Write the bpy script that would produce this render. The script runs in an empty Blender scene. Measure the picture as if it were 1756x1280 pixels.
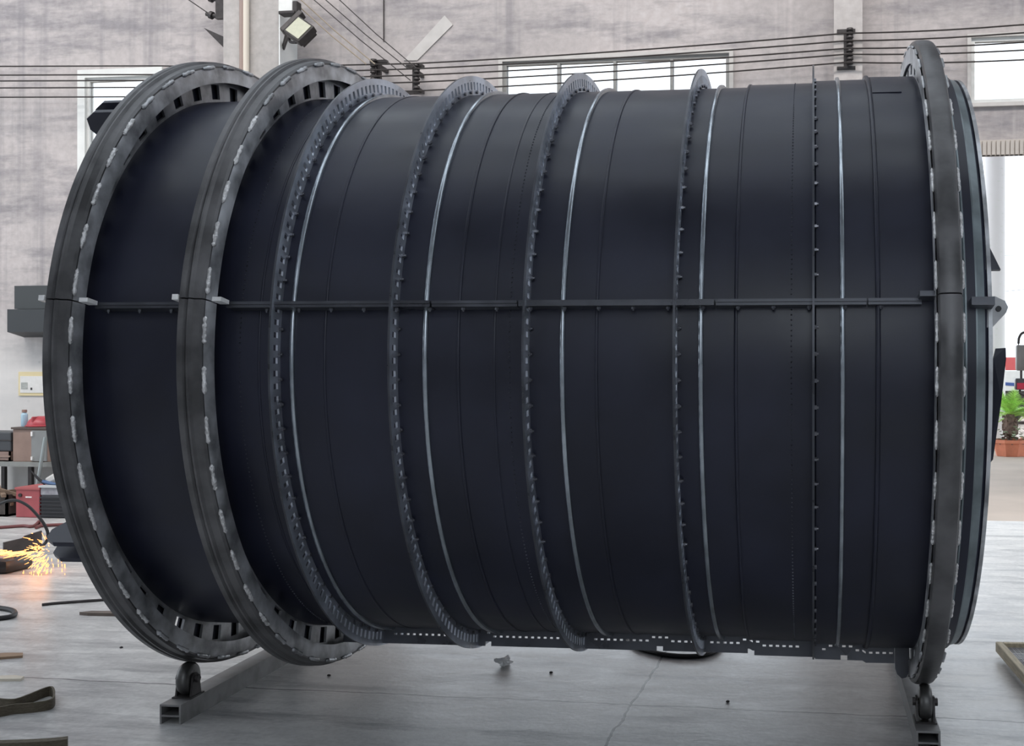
import bpy, bmesh, math, random
from math import sin, cos, pi, radians, sqrt, atan2
from mathutils import Vector, Matrix
random.seed(7)
C = bpy.context.scene.collection
SC = bpy.context.scene

# ------------------------------------------------------------------ scale, camera, light
R = 1.35                      # outer radius of the big tyre rings, metres (all "r units" below are multiples of it)
H = 1.10                      # camera height in r units = height of the drum axis
FPX, CX, V0 = 1957.0, 1178.0, 621.5   # focal length and principal point for a 1756x1280 frame
PB = 0.145                    # camera turned this far left of the wall's normal
PM = 0.1096                   # camera turned this far left of the drum's cross-section
D = 3.755                     # distance to the drum axis, r units
cb, sb = cos(PB), sin(PB)

cd = bpy.data.cameras.new('camera')
cam = bpy.data.objects.new('camera', cd); C.objects.link(cam)
cam.location = (0, 0, H * R)
cam.rotation_euler = (pi / 2, 0, PB)
cd.sensor_width = 36.0
cd.lens = FPX / 1756 * 36.0
cd.shift_x = (878 - CX) / 1756
cd.shift_y = -(640 - V0) / 1756
cd.clip_end = 400
SC.camera = cam

SC.view_settings.view_transform = 'Standard'
SC.view_settings.look = 'None'
SC.view_settings.gamma = 1
SC.view_settings.use_curve_mapping = False
SC.view_settings.exposure = 0.2

w = bpy.data.worlds.new('sky'); SC.world = w; w.use_nodes = True
bg = w.node_tree.nodes['Background']
bg.inputs['Color'].default_value = (0.84, 0.92, 1.0, 1)      # flat overcast sky
bg.inputs['Strength'].default_value = 2.2

def area_light(name, loc, rot, sx, sy, power, col=(1, 1, 1)):
    l = bpy.data.lights.new(name, 'AREA'); l.shape = 'RECTANGLE'; l.size = sx; l.size_y = sy
    l.energy = power; l.color = col
    o = bpy.data.objects.new(name, l); C.objects.link(o); o.location = loc; o.rotation_euler = rot
    return o
# added unseen fill lamp behind the drum, tilted and narrowed to wash the back wall
rl = area_light('wall_fill_light', (-3.0, 6.6, 8.6), (radians(32), 0, 0), 20, 1.4, 330, (1.0, 0.93, 0.88))
rl.data.spread = radians(95)

# ------------------------------------------------------------------ placing helpers
def floor_pt(u, v, z=0.0):
    """World point (metres) on a level z (metres) seen at picture position u, v."""
    Y = FPX * (H - z / R) / (v - V0); X = Y * (u - CX) / FPX
    return Vector(((X * cb - Y * sb) * R, (X * sb + Y * cb) * R, z))
def wall_pt(u, v, y):
    """World point on the plane y (r units) parallel to the back wall."""
    k = (u - CX) / FPX; Y = y / (k * sb + cb)
    return Vector((Y * (k * cb - sb) * R, y * R, (H - (v - V0) / FPX * Y) * R))
def s_of(u, r):
    """Position along the drum axis (r units) of a near-side point at radius r."""
    k = (u - CX) / FPX
    return (k * (D - r * cos(PM)) + r * sin(PM)) / (cos(PM) + k * sin(PM))

# ------------------------------------------------------------------ object helpers
def setp(o, label=None, cat=None, group=None, kind=None):
    if label: o['label'] = label
    if cat: o['category'] = cat
    if group: o['group'] = group
    if kind: o['kind'] = kind
    return o
def link_mesh(name, me, m, parent=None, smooth=False, angle=35):
    o = bpy.data.objects.new(name, me); C.objects.link(o)
    if m: me.materials.append(m)
    if parent: o.parent = parent
    if smooth:
        for p in me.polygons: p.use_smooth = True
        try: me.set_sharp_from_angle(angle=radians(angle))
        except Exception: pass
    return o
def obj(name, bm, m, parent=None, smooth=False, angle=35):
    bmesh.ops.recalc_face_normals(bm, faces=bm.faces)
    me = bpy.data.meshes.new(name); bm.to_mesh(me); bm.free()
    return link_mesh(name, me, m, parent, smooth, angle)
def empty(name, loc, label, cat, group=None, rz=0):
    o = bpy.data.objects.new(name, None); C.objects.link(o); o.location = loc; o.rotation_euler = (0, 0, rz)
    o.empty_display_size = 0.1
    return setp(o, label, cat, group)
def box(bm, lo, hi, mat=None, bevel=0.0):
    r = bmesh.ops.create_cube(bm, size=1)
    vs = r['verts']
    for v in vs:
        v.co = Vector([lo[i] + (v.co[i] + .5) * (hi[i] - lo[i]) for i in range(3)])
    if bevel:
        es = {e for v in vs for e in v.link_edges}
        rb = bmesh.ops.bevel(bm, geom=list(es), offset=bevel, segments=2, affect='EDGES', profile=.5)
        vs = list({v for f in rb['faces'] for v in f.verts} | {v for v in vs if v.is_valid})
    if mat is not None:
        bmesh.ops.transform(bm, matrix=mat, verts=vs)
    return vs
def prism(bm, pts2, axis, a, b, mat=None):
    """Extrude a polygon. axis 'x': pts are (y,z); 'y': (x,z); 'z': (x,y)."""
    def mk(p, t):
        return {'x': (t, p[0], p[1]), 'y': (p[0], t, p[1]), 'z': (p[0], p[1], t)}[axis]
    va = [bm.verts.new(mk(p, a)) for p in pts2]; vb = [bm.verts.new(mk(p, b)) for p in pts2]
    n = len(pts2)
    bm.faces.new(va); bm.faces.new(vb[::-1])
    for i in range(n):
        bm.faces.new((va[i], va[(i + 1) % n], vb[(i + 1) % n], vb[i]))
    if mat is not None: bmesh.ops.transform(bm, matrix=mat, verts=va + vb)
    return va + vb
def tube(bm, pts, rad, n=8, closed=False):
    pts = [Vector(p) for p in pts]; m = len(pts); rings = []
    up = Vector((0, 0, 1))
    for i, p in enumerate(pts):
        a = pts[i - 1] if (i or closed) else p; b = pts[(i + 1) % m] if (i < m - 1 or closed) else p
        t = (b - a).normalized()
        s = t.cross(up)
        if s.length < 1e-3: s = t.cross(Vector((1, 0, 0)))
        s.normalize(); q = s.cross(t)
        rr = rad[i] if isinstance(rad, (list, tuple)) else rad
        rings.append([bm.verts.new(p + rr * (cos(2 * pi * k / n) * s + sin(2 * pi * k / n) * q)) for k in range(n)])
    for i in range(m if closed else m - 1):
        A, B = rings[i], rings[(i + 1) % m]
        for k in range(n): bm.faces.new((A[k], A[(k + 1) % n], B[(k + 1) % n], B[k]))
    if not closed:
        bm.faces.new(rings[0][::-1]); bm.faces.new(rings[-1])
def catmull(pts, k=8, closed=False):
    P = [Vector(p) for p in pts]; out = []; n = len(P)
    rng = range(n) if closed else range(n - 1)
    for i in rng:
        p0 = P[i - 1] if (i or closed) else P[0]; p1 = P[i]; p2 = P[(i + 1) % n]
        p3 = P[(i + 2) % n] if (closed or i < n - 2) else P[-1]
        for j in range(k):
            t = j / k
            out.append(.5 * ((2 * p1) + (p2 - p0) * t + (2 * p0 - 5 * p1 + 4 * p2 - p3) * t * t + (3 * p1 - p0 - 3 * p2 + p3) * t ** 3))
    if not closed: out.append(P[-1])
    return out
def cyl(bm, a, b, r, n=16, r2=None):
    tube(bm, [a, b], [r, r if r2 is None else r2], n)
def lathe(bm, prof, a0=0.0, a1=2 * pi, n=64, axis='z', o=(0, 0, 0), closed=False):
    """Revolve (radius, height) pairs about a vertical axis at o."""
    full = abs(a1 - a0 - 2 * pi) < 1e-6
    cols = []
    for i in range(n if full else n + 1):
        a = a0 + (a1 - a0) * i / n
        cols.append([bm.verts.new((o[0] + r * cos(a), o[1] + r * sin(a), o[2] + z)) for r, z in prof])
    m = len(prof)
    for i in range(n):
        A, B = cols[i], cols[(i + 1) % len(cols)]
        for k in range(m if closed else m - 1):
            q = (A[k], B[k], B[(k + 1) % m], A[(k + 1) % m])
            try: bm.faces.new(q)
            except ValueError: pass
    if full and not closed:
        for k in (0, m - 1):
            if prof[k][0] > 1e-6:
                try: bm.faces.new([c[k] for c in cols])
                except ValueError: pass
    bmesh.ops.remove_doubles(bm, verts=bm.verts, dist=1e-6)

# ------------------------------------------------------------------ materials
def mat(name, col, rough=.5, metal=0.0, spec=.5, var=0.0, scale=6.0, stretch=(1, 1, 1), bump=0.0, rvar=0.0, col2=None, emit=None, estr=0.0, coat=0.0, detail=6, lo=.35, hi=.65, bscale=None):
    m = bpy.data.materials.new(name); m.use_nodes = True
    nt = m.node_tree; b = nt.nodes['Principled BSDF']
    b.inputs['Base Color'].default_value = (*col, 1); b.inputs['Roughness'].default_value = rough
    b.inputs['Metallic'].default_value = metal; b.inputs['Specular IOR Level'].default_value = spec
    b.inputs['Coat Weight'].default_value = coat
    if emit:
        b.inputs['Emission Color'].default_value = (*emit, 1); b.inputs['Emission Strength'].default_value = estr
    if var or bump or rvar or col2:
        tc = nt.nodes.new('ShaderNodeTexCoord'); mp = nt.nodes.new('ShaderNodeMapping')
        mp.inputs['Scale'].default_value = stretch
        nt.links.new(tc.outputs['Object'], mp.inputs['Vector'])
        nz = nt.nodes.new('ShaderNodeTexNoise'); nz.inputs['Scale'].default_value = scale; nz.inputs['Detail'].default_value = detail
        nt.links.new(mp.outputs['Vector'], nz.inputs['Vector'])
        if var or col2:
            rp = nt.nodes.new('ShaderNodeValToRGB')
            rp.color_ramp.elements[0].position = lo; rp.color_ramp.elements[1].position = hi
            c2 = col2 or tuple(min(1, c * (1 + var)) for c in col)
            c1 = col if col2 else tuple(c * (1 - var) for c in col)
            rp.color_ramp.elements[0].color = (*c1, 1); rp.color_ramp.elements[1].color = (*c2, 1)
            nt.links.new(nz.outputs['Fac'], rp.inputs['Fac']); nt.links.new(rp.outputs['Color'], b.inputs['Base Color'])
        if rvar:
            mr = nt.nodes.new('ShaderNodeMapRange'); mr.inputs['From Min'].default_value = .3; mr.inputs['From Max'].default_value = .7
            mr.inputs['To Min'].default_value = max(.03, rough - rvar); mr.inputs['To Max'].default_value = min(1, rough + rvar)
            nt.links.new(nz.outputs['Fac'], mr.inputs['Value']); nt.links.new(mr.outputs['Result'], b.inputs['Roughness'])
        if bump:
            src = nz
            if bscale:
                src = nt.nodes.new('ShaderNodeTexNoise'); src.inputs['Scale'].default_value = bscale; src.inputs['Detail'].default_value = 4
                nt.links.new(mp.outputs['Vector'], src.inputs['Vector'])
            bp = nt.nodes.new('ShaderNodeBump'); bp.inputs['Strength'].default_value = bump; bp.inputs['Distance'].default_value = .02
            nt.links.new(src.outputs['Fac'], bp.inputs['Height']); nt.links.new(bp.outputs['Normal'], b.inputs['Normal'])
    return m
class NT:
    """Tiny node-graph writer for the floor and wall materials."""
    def __init__(s, m): s.nt = m.node_tree; s.b = s.nt.nodes['Principled BSDF']
    def n(s, t, **kw):
        x = s.nt.nodes.new('ShaderNode' + t)
        for k, v in kw.items():
            if k.startswith('i_'): x.inputs[k[2:].replace('_', ' ')].default_value = v
            else: setattr(x, k, v)
        return x
    def l(s, a, b): s.nt.links.new(a, b)
    def noise(s, vec, scale, detail=5, stretch=(1, 1, 1), rough=.55):
        mp = s.n('Mapping'); mp.inputs['Scale'].default_value = stretch; s.l(vec, mp.inputs['Vector'])
        x = s.n('TexNoise'); x.inputs['Scale'].default_value = scale; x.inputs['Detail'].default_value = detail; x.inputs['Roughness'].default_value = rough
        s.l(mp.outputs['Vector'], x.inputs['Vector']); return x.outputs['Fac']
    def ramp(s, fac, stops):
        x = s.n('ValToRGB'); e = x.color_ramp.elements
        while len(e) < len(stops): e.new(.5)
        for i, (p, c) in enumerate(stops): e[i].position = p; e[i].color = (*c, 1) if len(c) == 3 else c
        s.l(fac, x.inputs['Fac']); return x.outputs['Color']
    def mix(s, fac, a, b, mode='MIX'):
        x = s.n('MixRGB', blend_type=mode)
        if isinstance(fac, (int, float)): x.inputs['Fac'].default_value = fac
        else: s.l(fac, x.inputs['Fac'])
        for k, v in (('Color1', a), ('Color2', b)):
            if isinstance(v, tuple): x.inputs[k].default_value = (*v, 1)
            else: s.l(v, x.inputs[k])
        return x.outputs['Color']
    def math(s, op, a, b=None, c=None):
        x = s.n('Math', operation=op)
        for i, v in enumerate((a, b, c)):
            if v is None: continue
            if isinstance(v, (int, float)): x.inputs[i].default_value = v
            else: s.l(v, x.inputs[i])
        return x.outputs[0]

def concrete_floor():
    m = bpy.data.materials.new('concrete_floor'); m.use_nodes = True; g = NT(m)
    P = g.n('TexCoord').outputs['Object']
    big = g.noise(P, .55, 6); mid = g.noise(P, 3.2, 7, (1, 1.6, 1), .65); fine = g.noise(P, 40, 4); scuff = g.noise(P, 2.2, 8, (.5, 2.6, 1), .7)
    base = g.ramp(big, [(.3, (.36, .358, .36)), (.7, (.58, .57, .56))])
    base = g.mix(g.ramp(mid, [(.45, (0, 0, 0)), (.72, (1, 1, 1))]), base, (.72, .71, .69))
    base = g.mix(g.ramp(scuff, [(.36, (.9, .9, .9)), (.50, (0, 0, 0))]), base, (.25, .25, .26))
    base = g.mix(.12, base, g.ramp(fine, [(.3, (0, 0, 0)), (.7, (1, 1, 1))]), 'OVERLAY')
    sx = g.n('SeparateXYZ'); g.l(P, sx.inputs[0])
    wob = g.math('MULTIPLY', g.math('SUBTRACT', g.noise(P, 5, 3), .5), .05)
    jx, jy = -0.705 * R, 3.60 * R
    def joint(coord, pos, period):
        d = g.math('ADD', g.math('SUBTRACT', coord, pos), wob)
        a = g.math('ABSOLUTE', g.math('SUBTRACT', g.math('FRACT', g.math('ADD', g.math('DIVIDE', d, period), .5)), .5))
        return g.math('LESS_THAN', g.math('MULTIPLY', a, period), .0062)
    j = g.math('MAXIMUM', joint(sx.outputs['X'], jx, 5.2), joint(sx.outputs['Y'], jy, 5.2))
    base = g.mix(g.math('MULTIPLY', j, .9), base, (.03, .03, .035))
    g.l(base, g.b.inputs['Base Color'])
    rr = g.n('MapRange'); g.l(mid, rr.inputs['Value']); rr.inputs['To Min'].default_value = .22; rr.inputs['To Max'].default_value = .52; g.b.inputs['IOR'].default_value = 1.62
    g.l(rr.outputs['Result'], g.b.inputs['Roughness'])
    bp = g.n('Bump'); bp.inputs['Strength'].default_value = .25; bp.inputs['Distance'].default_value = .01
    g.l(g.math('ADD', mid, g.math('MULTIPLY', fine, .3)), bp.inputs['Height']); g.l(bp.outputs['Normal'], g.b.inputs['Normal'])
    return m
def plaster_wall(name, c1=(.42, .39, .385), c2=(.56, .515, .505), dark=(.235, .225, .24), smear=1.0):
    m = bpy.data.materials.new(name); m.use_nodes = True; g = NT(m)
    P = g.n('TexCoord').outputs['Object']
    big = g.noise(P, .5, 5); sm = g.noise(P, 1.5, 9, (.55, 1, 2.6), .7); st = g.noise(P, 1.6, 4, (2.2, 1, .06), .6); fine = g.noise(P, 14, 5)
    base = g.ramp(big, [(.35, c1), (.68, c2)])
    base = g.mix(g.ramp(sm, [(.47, (0, 0, 0)), (.66, (.75 * smear,) * 3)]), base, dark)
    base = g.mix(g.ramp(st, [(.56, (0, 0, 0)), (.70, (.55,) * 3)]), base, tuple(min(1, c * 1.12) for c in c2))
    base = g.mix(g.ramp(st, [(.32, (.5,) * 3), (.43, (0, 0, 0))]), base, dark)
    base = g.mix(.10, base, g.ramp(fine, [(.3, (0, 0, 0)), (.7, (1, 1, 1))]), 'OVERLAY')
    # dark scuff specks low on the wall
    vo = g.n('TexVoronoi'); vo.inputs['Scale'].default_value = 5.5; g.l(P, vo.inputs['Vector'])
    sx = g.n('SeparateXYZ'); g.l(P, sx.inputs[0])
    spk = g.math('MULTIPLY', g.math('LESS_THAN', vo.outputs['Distance'], .09), g.math('LESS_THAN', sx.outputs['Z'], 1.9))
    base = g.mix(g.math('MULTIPLY', spk, .6), base, (.1, .1, .1))
    # the lower part has been whitewashed
    lowz = g.n('MapRange'); g.l(g.math('ADD', sx.outputs['Z'], g.math('MULTIPLY', big, .6)), lowz.inputs['Value'])
    lowz.inputs['From Min'].default_value = 1.7; lowz.inputs['From Max'].default_value = 2.4; lowz.inputs['To Min'].default_value = .75; lowz.inputs['To Max'].default_value = 0
    base = g.mix(lowz.outputs['Result'], base, (.74, .73, .71))
    g.l(base, g.b.inputs['Base Color']); g.b.inputs['Roughness'].default_value = .9; g.b.inputs['Specular IOR Level'].default_value = .2
    bp = g.n('Bump'); bp.inputs['Strength'].default_value = .2; bp.inputs['Distance'].default_value = .02
    g.l(sm, bp.inputs['Height']); g.l(bp.outputs['Normal'], g.b.inputs['Normal'])
    return m

M_floor = concrete_floor()
M_wall = plaster_wall('plaster_wall')
M_pier = plaster_wall('plaster_pier', (.40, .38, .365), (.47, .445, .43), (.34, .325, .315), .4)
M_pier_r = plaster_wall('plaster_pier_pale', (.50, .47, .455), (.56, .53, .515), (.45, .42, .41), .3)
M_patch = mat('pale_plaster', (.56, .54, .52), .9, var=.05, scale=9)
M_hall = mat('dim_hall', (.50, .50, .52), .9, var=.1, scale=1)
M_roof = mat('roof_sheet', (.35, .36, .38), .8, var=.1, scale=1)
M_yard = mat('yard_concrete', (.47, .40, .345), .85, var=.10, scale=.8, bump=.1)
M_shell = mat('black_painted_steel', (.0195, .0212, .038), .38, 0, .45, var=.25, scale=2.6, rvar=.09, bump=.035, detail=5, bscale=7)
M_flange = mat('blue_black_steel', (.075, .078, .092), .34, .35, .5, var=.25, scale=8, rvar=.10)
M_ring = mat('worn_grey_steel', (.135, .132, .135), .42, .6, .5, var=.35, scale=7, rvar=.12, bump=.05, bscale=30)
M_ringface = mat('scuffed_ring_steel', (.50, .505, .52), .42, .6, .5, var=.45, scale=9, rvar=.1, bump=.06, bscale=24)
M_weld = mat('bright_weld', (.72, .71, .71), .42, .55, .5, var=.3, scale=60, bump=.5, bscale=90)
M_bead = mat('polished_bead', (.42, .46, .50), .24, .9, .5, var=.2, scale=12)
M_slot = mat('slotted_plate_steel', (.54, .57, .64), .36, .7, .5, var=.25, scale=8, rvar=.1)
M_cone = mat('grey_teal_steel', (.23, .27, .285), .38, .4, .6, var=.3, scale=7, rvar=.1)  # paler than the shell steel
M_bolt = mat('bolt_steel', (.22, .22, .24), .3, .85)
M_block = mat('bright_machined_steel', (.90, .89, .88), .45, .0, var=.1, scale=20)
M_pad = mat('pale_pad_steel', (.45, .45, .46), .5, .2, var=.1, scale=20)
M_galv = mat('grey_beam_steel', (.22, .215, .215), .5, .35, var=.3, scale=10, rvar=.1)
M_wheel = mat('dark_iron_wheel', (.10, .098, .096), .38, .7, var=.3, scale=14)
M_black = mat('black_rubber', (.012, .012, .014), .5)
M_wire = mat('dark_wire', (.03, .024, .022), .6)
M_wirelight = mat('tan_wire', (.30, .25, .19), .6)
M_iron = mat('dark_iron', (.05, .045, .045), .5, .4, var=.2, scale=20)
M_white = mat('white_paint', (.74, .75, .73), .5, var=.04, scale=8)
M_pipew = mat('cream_pipe', (.70, .64, .55), .5)
M_pipeb = mat('brown_conduit', (.33, .25, .22), .6)
M_greyframe = mat('grey_frame', (.30, .30, .29), .5)
M_glass = bpy.data.materials.new('window_glass'); M_glass.use_nodes = True
_b = M_glass.node_tree.nodes['Principled BSDF']; _b.inputs['Roughness'].default_value = .03; _b.inputs['Transmission Weight'].default_value = 1; _b.inputs['IOR'].default_value = 1.02
M_lens = mat('pale_lamp_lens', (.40, .41, .31), .35, var=.05, scale=30)

# ------------------------------------------------------------------ the hall
def plain_box(name, lo, hi, m, kind='structure'):
    bm = bmesh.new(); box(bm, lo, hi); o = obj(name, bm, m)
    if kind: o['kind'] = kind
    return o
YW = 8.1 * R                           # face of the back wall
TW = .10
XL, XR, YF, ZT = -13.5, 9.0, -9.0, 8.9
plain_box('floor', (XL - .3, YF - 4, -.2), (XR + 6, YW + TW * .5, 0), M_floor)
def holed_wall(name, xs, zs, holes, y0, y1, m):
    """A wall slab with rectangular openings. holes: (x0,x1,z0,z1)."""
    X = sorted(set(xs + [h[0] for h in holes] + [h[1] for h in holes])); Z = sorted(set(zs + [h[2] for h in holes] + [h[3] for h in holes]))
    def solid(i, k):
        if i < 0 or k < 0 or i >= len(X) - 1 or k >= len(Z) - 1: return False
        x = (X[i] + X[i + 1]) / 2; z = (Z[k] + Z[k + 1]) / 2
        return not any(h[0] < x < h[1] and h[2] < z < h[3] for h in holes)
    bm = bmesh.new(); cache = {}
    def V(x, y, z):
        q = (round(x, 5), round(y, 5), round(z, 5))
        if q not in cache: cache[q] = bm.verts.new(q)
        return cache[q]
    for i in range(len(X) - 1):
        for k in range(len(Z) - 1):
            if not solid(i, k): continue
            a, b, c, d = X[i], X[i + 1], Z[k], Z[k + 1]
            bm.faces.new((V(a, y0, c), V(b, y0, c), V(b, y0, d), V(a, y0, d)))
            bm.faces.new((V(a, y1, c), V(a, y1, d), V(b, y1, d), V(b, y1, c)))
            if not solid(i - 1, k): bm.faces.new((V(a, y0, c), V(a, y0, d), V(a, y1, d), V(a, y1, c)))
            if not solid(i + 1, k): bm.faces.new((V(b, y0, c), V(b, y1, c), V(b, y1, d), V(b, y0, d)))
            if not solid(i, k - 1): bm.faces.new((V(a, y0, c), V(a, y1, c), V(b, y1, c), V(b, y0, c)))
            if not solid(i, k + 1): bm.faces.new((V(a, y0, d), V(b, y0, d), V(b, y1, d), V(a, y1, d)))
    return setp(obj(name, bm, m), kind='structure')
yw = YW / R
wl0, wl1 = wall_pt(149, 135, yw), wall_pt(268, 135, yw)
wm0, wm1 = wall_pt(863, 107, yw), wall_pt(1251, 92, yw)
wr0, wr1 = wall_pt(1665, 66, yw), wall_pt(1900, 66, yw)
zr_lo = wall_pt(1665, 178, yw).z
d0, dz = wall_pt(1590, 265, yw), wall_pt(1725, 265, yw).z
HO = [(wl0.x, wl1.x, 3.2, wl0.z), (wm0.x, wm1.x, zr_lo - .1, wm0.z), (wr0.x, wr1.x, zr_lo, wr0.z), (d0.x, d0.x + 4.6, -.01, dz), (-3.3 * R, -.35 * R, -.01, 1.75)]  # last opening is unseen, added to let daylight in under the drum
holed_wall('wall_back', [XL, XR], [0, ZT], HO, YW, YW + TW, M_wall)
def slab_with_holes(name, a0, a1, z1, holes, x0, x1, m):
    """Side wall along y with openings (y0,y1,z0,z1), spanning x0..x1."""
    o = holed_wall(name, [a0, a1], [0, z1], holes, -x1, -x0, m)
    o.rotation_euler = (0, 0, pi / 2); return o
slab_with_holes('wall_left', YF, YW + TW, ZT, [(-2.0, 9.0, 1.2, 7.0)], XL - .3, XL, M_hall)
slab_with_holes('wall_right', YF, YW + TW, ZT, [(4.0, 9.0, 4.2, 8.2)], XR, XR + .3, M_hall)
holed_wall('wall_front', [XL, XR], [0, ZT], [(-1.2, 6.0, 2.9, 7.8)], YF - .3, YF, M_hall)
cs = holed_wall('ceiling', [XL - .3, XR + .3], [YF - .3, YW + TW], [(XL, x1, a, b) for a, b, x1 in ((-7.4, -6.2, XR), (2.6, 3.8, XR), (5.2, 6.4, 4.0), (8.2, 9.6, 0.6))], -ZT - .15, -ZT, M_roof)  # roof slots are unseen skylights added to light the hall and drum
cs.rotation_euler = (-pi / 2, 0, 0); cs.scale = (1, 1, 1)
def window(n, h, npane, fm):
    x0, x1, z0, z1 = h; t = .035
    bm = bmesh.new(); y0, y1 = YW - .005, YW + .06
    for lo, hi in (((x0, y0, z0), (x1, y1, z0 + t)), ((x0, y0, z1 - t), (x1, y1, z1)), ((x0, y0, z0 + t), (x0 + t, y1, z1 - t)), ((x1 - t, y0, z0 + t), (x1, y1, z1 - t))):
        box(bm, lo, hi)
    o = setp(obj('window_%d' % n, bm, fm), kind='structure')
    for i in range(1, npane):
        x = x0 + (x1 - x0) * i / npane
        bm = bmesh.new(); box(bm, (x - .015, y0, z0 + t), (x + .015, y1, z1 - t)); obj('mullion', bm, M_greyframe, o)
    for i in range(npane):
        a = x0 + (x1 - x0) * i / npane + (t if i == 0 else .015); b = x0 + (x1 - x0) * (i + 1) / npane - (t if i == npane - 1 else .015)
        bm = bmesh.new(); box(bm, (a, YW + .025, z0 + t), (b, YW + .032, z1 - t)); obj('window_pane', bm, M_glass, o)
    return o
window(1, HO[0], 1, M_white); window(2, HO[1], 4, M_greyframe); window(3, HO[2], 1, M_white)
# raised plaster bands round the windows
for k, (h, wd) in enumerate(((HO[0], .085), (HO[1], .04), (HO[2], .035))):
    bm = bmesh.new(); x0, x1, z0, z1 = h; y0, y1 = YW - .035, YW + .01
    box(bm, (x0 - wd, y0, z1), (x1 + wd, y1, z1 + wd)); box(bm, (x0 - wd, y0, z0), (x0, y1, z1)); box(bm, (x1, y0, z0), (x1 + wd, y1, z1)); box(bm, (x0 - wd, y0, z0 - wd), (x1 + wd, y1, z0))
    setp(obj('trim_%d' % (k + 1), bm, M_white if k == 0 else M_patch), kind='structure')

# pilasters
def pier(n, u0, u1, u2, m):
    """u0..u1 is the front face seen in the photo, u1..u2 its right side."""
    xs = wall_pt(u2, 60, yw).x
    k = (u1 - CX) / FPX; ratio = (k * cb - sb) / (k * sb + cb)
    y = xs / ratio                                     # plane of the front face
    x0 = wall_pt(u0, 60, y / R).x
    o = plain_box('trim_%d' % n, (x0, y, 0), (xs, YW + .02, ZT), m)
    return x0, xs, y
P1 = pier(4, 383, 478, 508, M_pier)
plain_box('trim_7', (P1[1] - .002, P1[2], 0), (P1[1] + .012, YW + .02, ZT), mat('door_lit_white', (.78, .80, .79), .8, var=.03, scale=3))  # door light on the pier's side, put into this board's white colour
xr0, xr1 = wall_pt(1430, 60, yw - .15).x, wall_pt(1479, 60, yw - .15).x
plain_box('trim_5', (xr0, YW - .15 * R, 0), (xr1, YW + .02, ZT), M_pier_r)
yp = P1[2] / R
# white pipe and brown conduit on the pier
for nm, u, m, lab, rad in (('wall_pipe', 425, M_pipew, 'cream vertical pipe on the left pier of the back wall', .030), ('conduit', 418, M_pipeb, 'brown conduit beside the cream pipe on the left pier', .028)):
    p = wall_pt(u, 50, yp); bm = bmesh.new(); cyl(bm, (p.x, p.y - rad, 0.0), (p.x, p.y - rad, ZT - .05), rad, 12)
    setp(obj(nm, bm, m, smooth=True), lab, 'pipe')
p0 = [wall_pt(*q, yw) for q in ((763, 27), (777, 43), (716, 104), (693, 104))]
bm = bmesh.new(); prism(bm, [(p.x, p.z) for p in p0], 'y', YW - .012, YW + .01); setp(obj('trim_6', bm, M_patch), kind='structure')
# roller shutter box over the door and its bottom rail
bm = bmesh.new()
zb = dz; n = 110
for i in range(n):
    x = d0.x + 4.6 * i / n; box(bm, (x, YW - .06, zb - .01), (x + 4.6 / n * .72, YW + .02, zb + .12))
box(bm, (d0.x, YW - .04, zb - .01), (d0.x + 4.6, YW + .02, zb + .13))
setp(obj('door_1', bm, mat('shutter_slats', (.50, .46, .42), .6, .1)), kind='structure')

# ------------------------------------------------------------------ wires along the back wall
YB = yw - .20                          # plane of the wires
LEFT = [113, 128, 138, 150, 166]; MIDA = [109, 118, 129, 141, 156]; MIDB = [57, 70, 83, 93, 107]; RIGHT = [38, 52, 69, 83, 100]
ORD = ['topmost', 'second from the top', 'middle one', 'fourth from the top', 'lowest']
for i in range(5):
    q = wall_pt(-40, LEFT[i] + 1, YB); pts = [Vector((XL + .02, q.y, q.z)), q]
    for a, b, n in ((wall_pt(270, LEFT[i], YB), wall_pt(640, MIDA[i], YB), 4), (wall_pt(712, MIDA[i], YB), wall_pt(1451, MIDB[i], YB), 12), (wall_pt(1451, MIDB[i], YB), wall_pt(1800, RIGHT[i], YB), 6)):
        for k in range(n):
            t = k / n; q = a.lerp(b, t); q.z -= 4 * .02 * t * (1 - t); pts.append(q)
    q = wall_pt(1830, RIGHT[i] - 1, YB); pts += [q, Vector((XR - .02, q.y, q.z + .05))]
    bm = bmesh.new(); tube(bm, pts, .0075, 6)
    setp(obj('overhead_wire', bm, M_wire, smooth=True), 'long dark wire strung across the back wall, %s of five' % ORD[i], 'wire', 'wires along the back wall')
DI = [((514, 12), (628, 110)), ((513, -3), (643, 110)), ((533, -5), (704, 138)), ((553, -5), (700, 118)), ((577, -5), (714, 117))]
ORD2 = ['leftmost', 'second from the left', 'middle one', 'second from the right', 'rightmost']
for i, (a, b) in enumerate(DI):
    pa, pb = wall_pt(*a, YB - .03), wall_pt(*b, YB - .03)
    bm = bmesh.new(); tube(bm, [pa, pa.lerp(pb, .5) - Vector((0, 0, .015)), pb], .007 if i < 2 else .0055, 6)
    setp(obj('overhead_wire', bm, M_wirelight if i < 2 else M_wire, smooth=True), 'wire slanting down right from above the floodlight, %s of five' % ORD2[i], 'wire', 'slanting wires')
p = wall_pt(658, 0, yw); q = wall_pt(659, 72, yw); bm = bmesh.new(); tube(bm, [(p.x, YW - .012, ZT - .1), (q.x, YW - .012, q.z)], .006, 6)
setp(obj('wall_cable', bm, M_wire), 'thin cable hanging straight down the wall above the slanting wires', 'cable')

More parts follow.
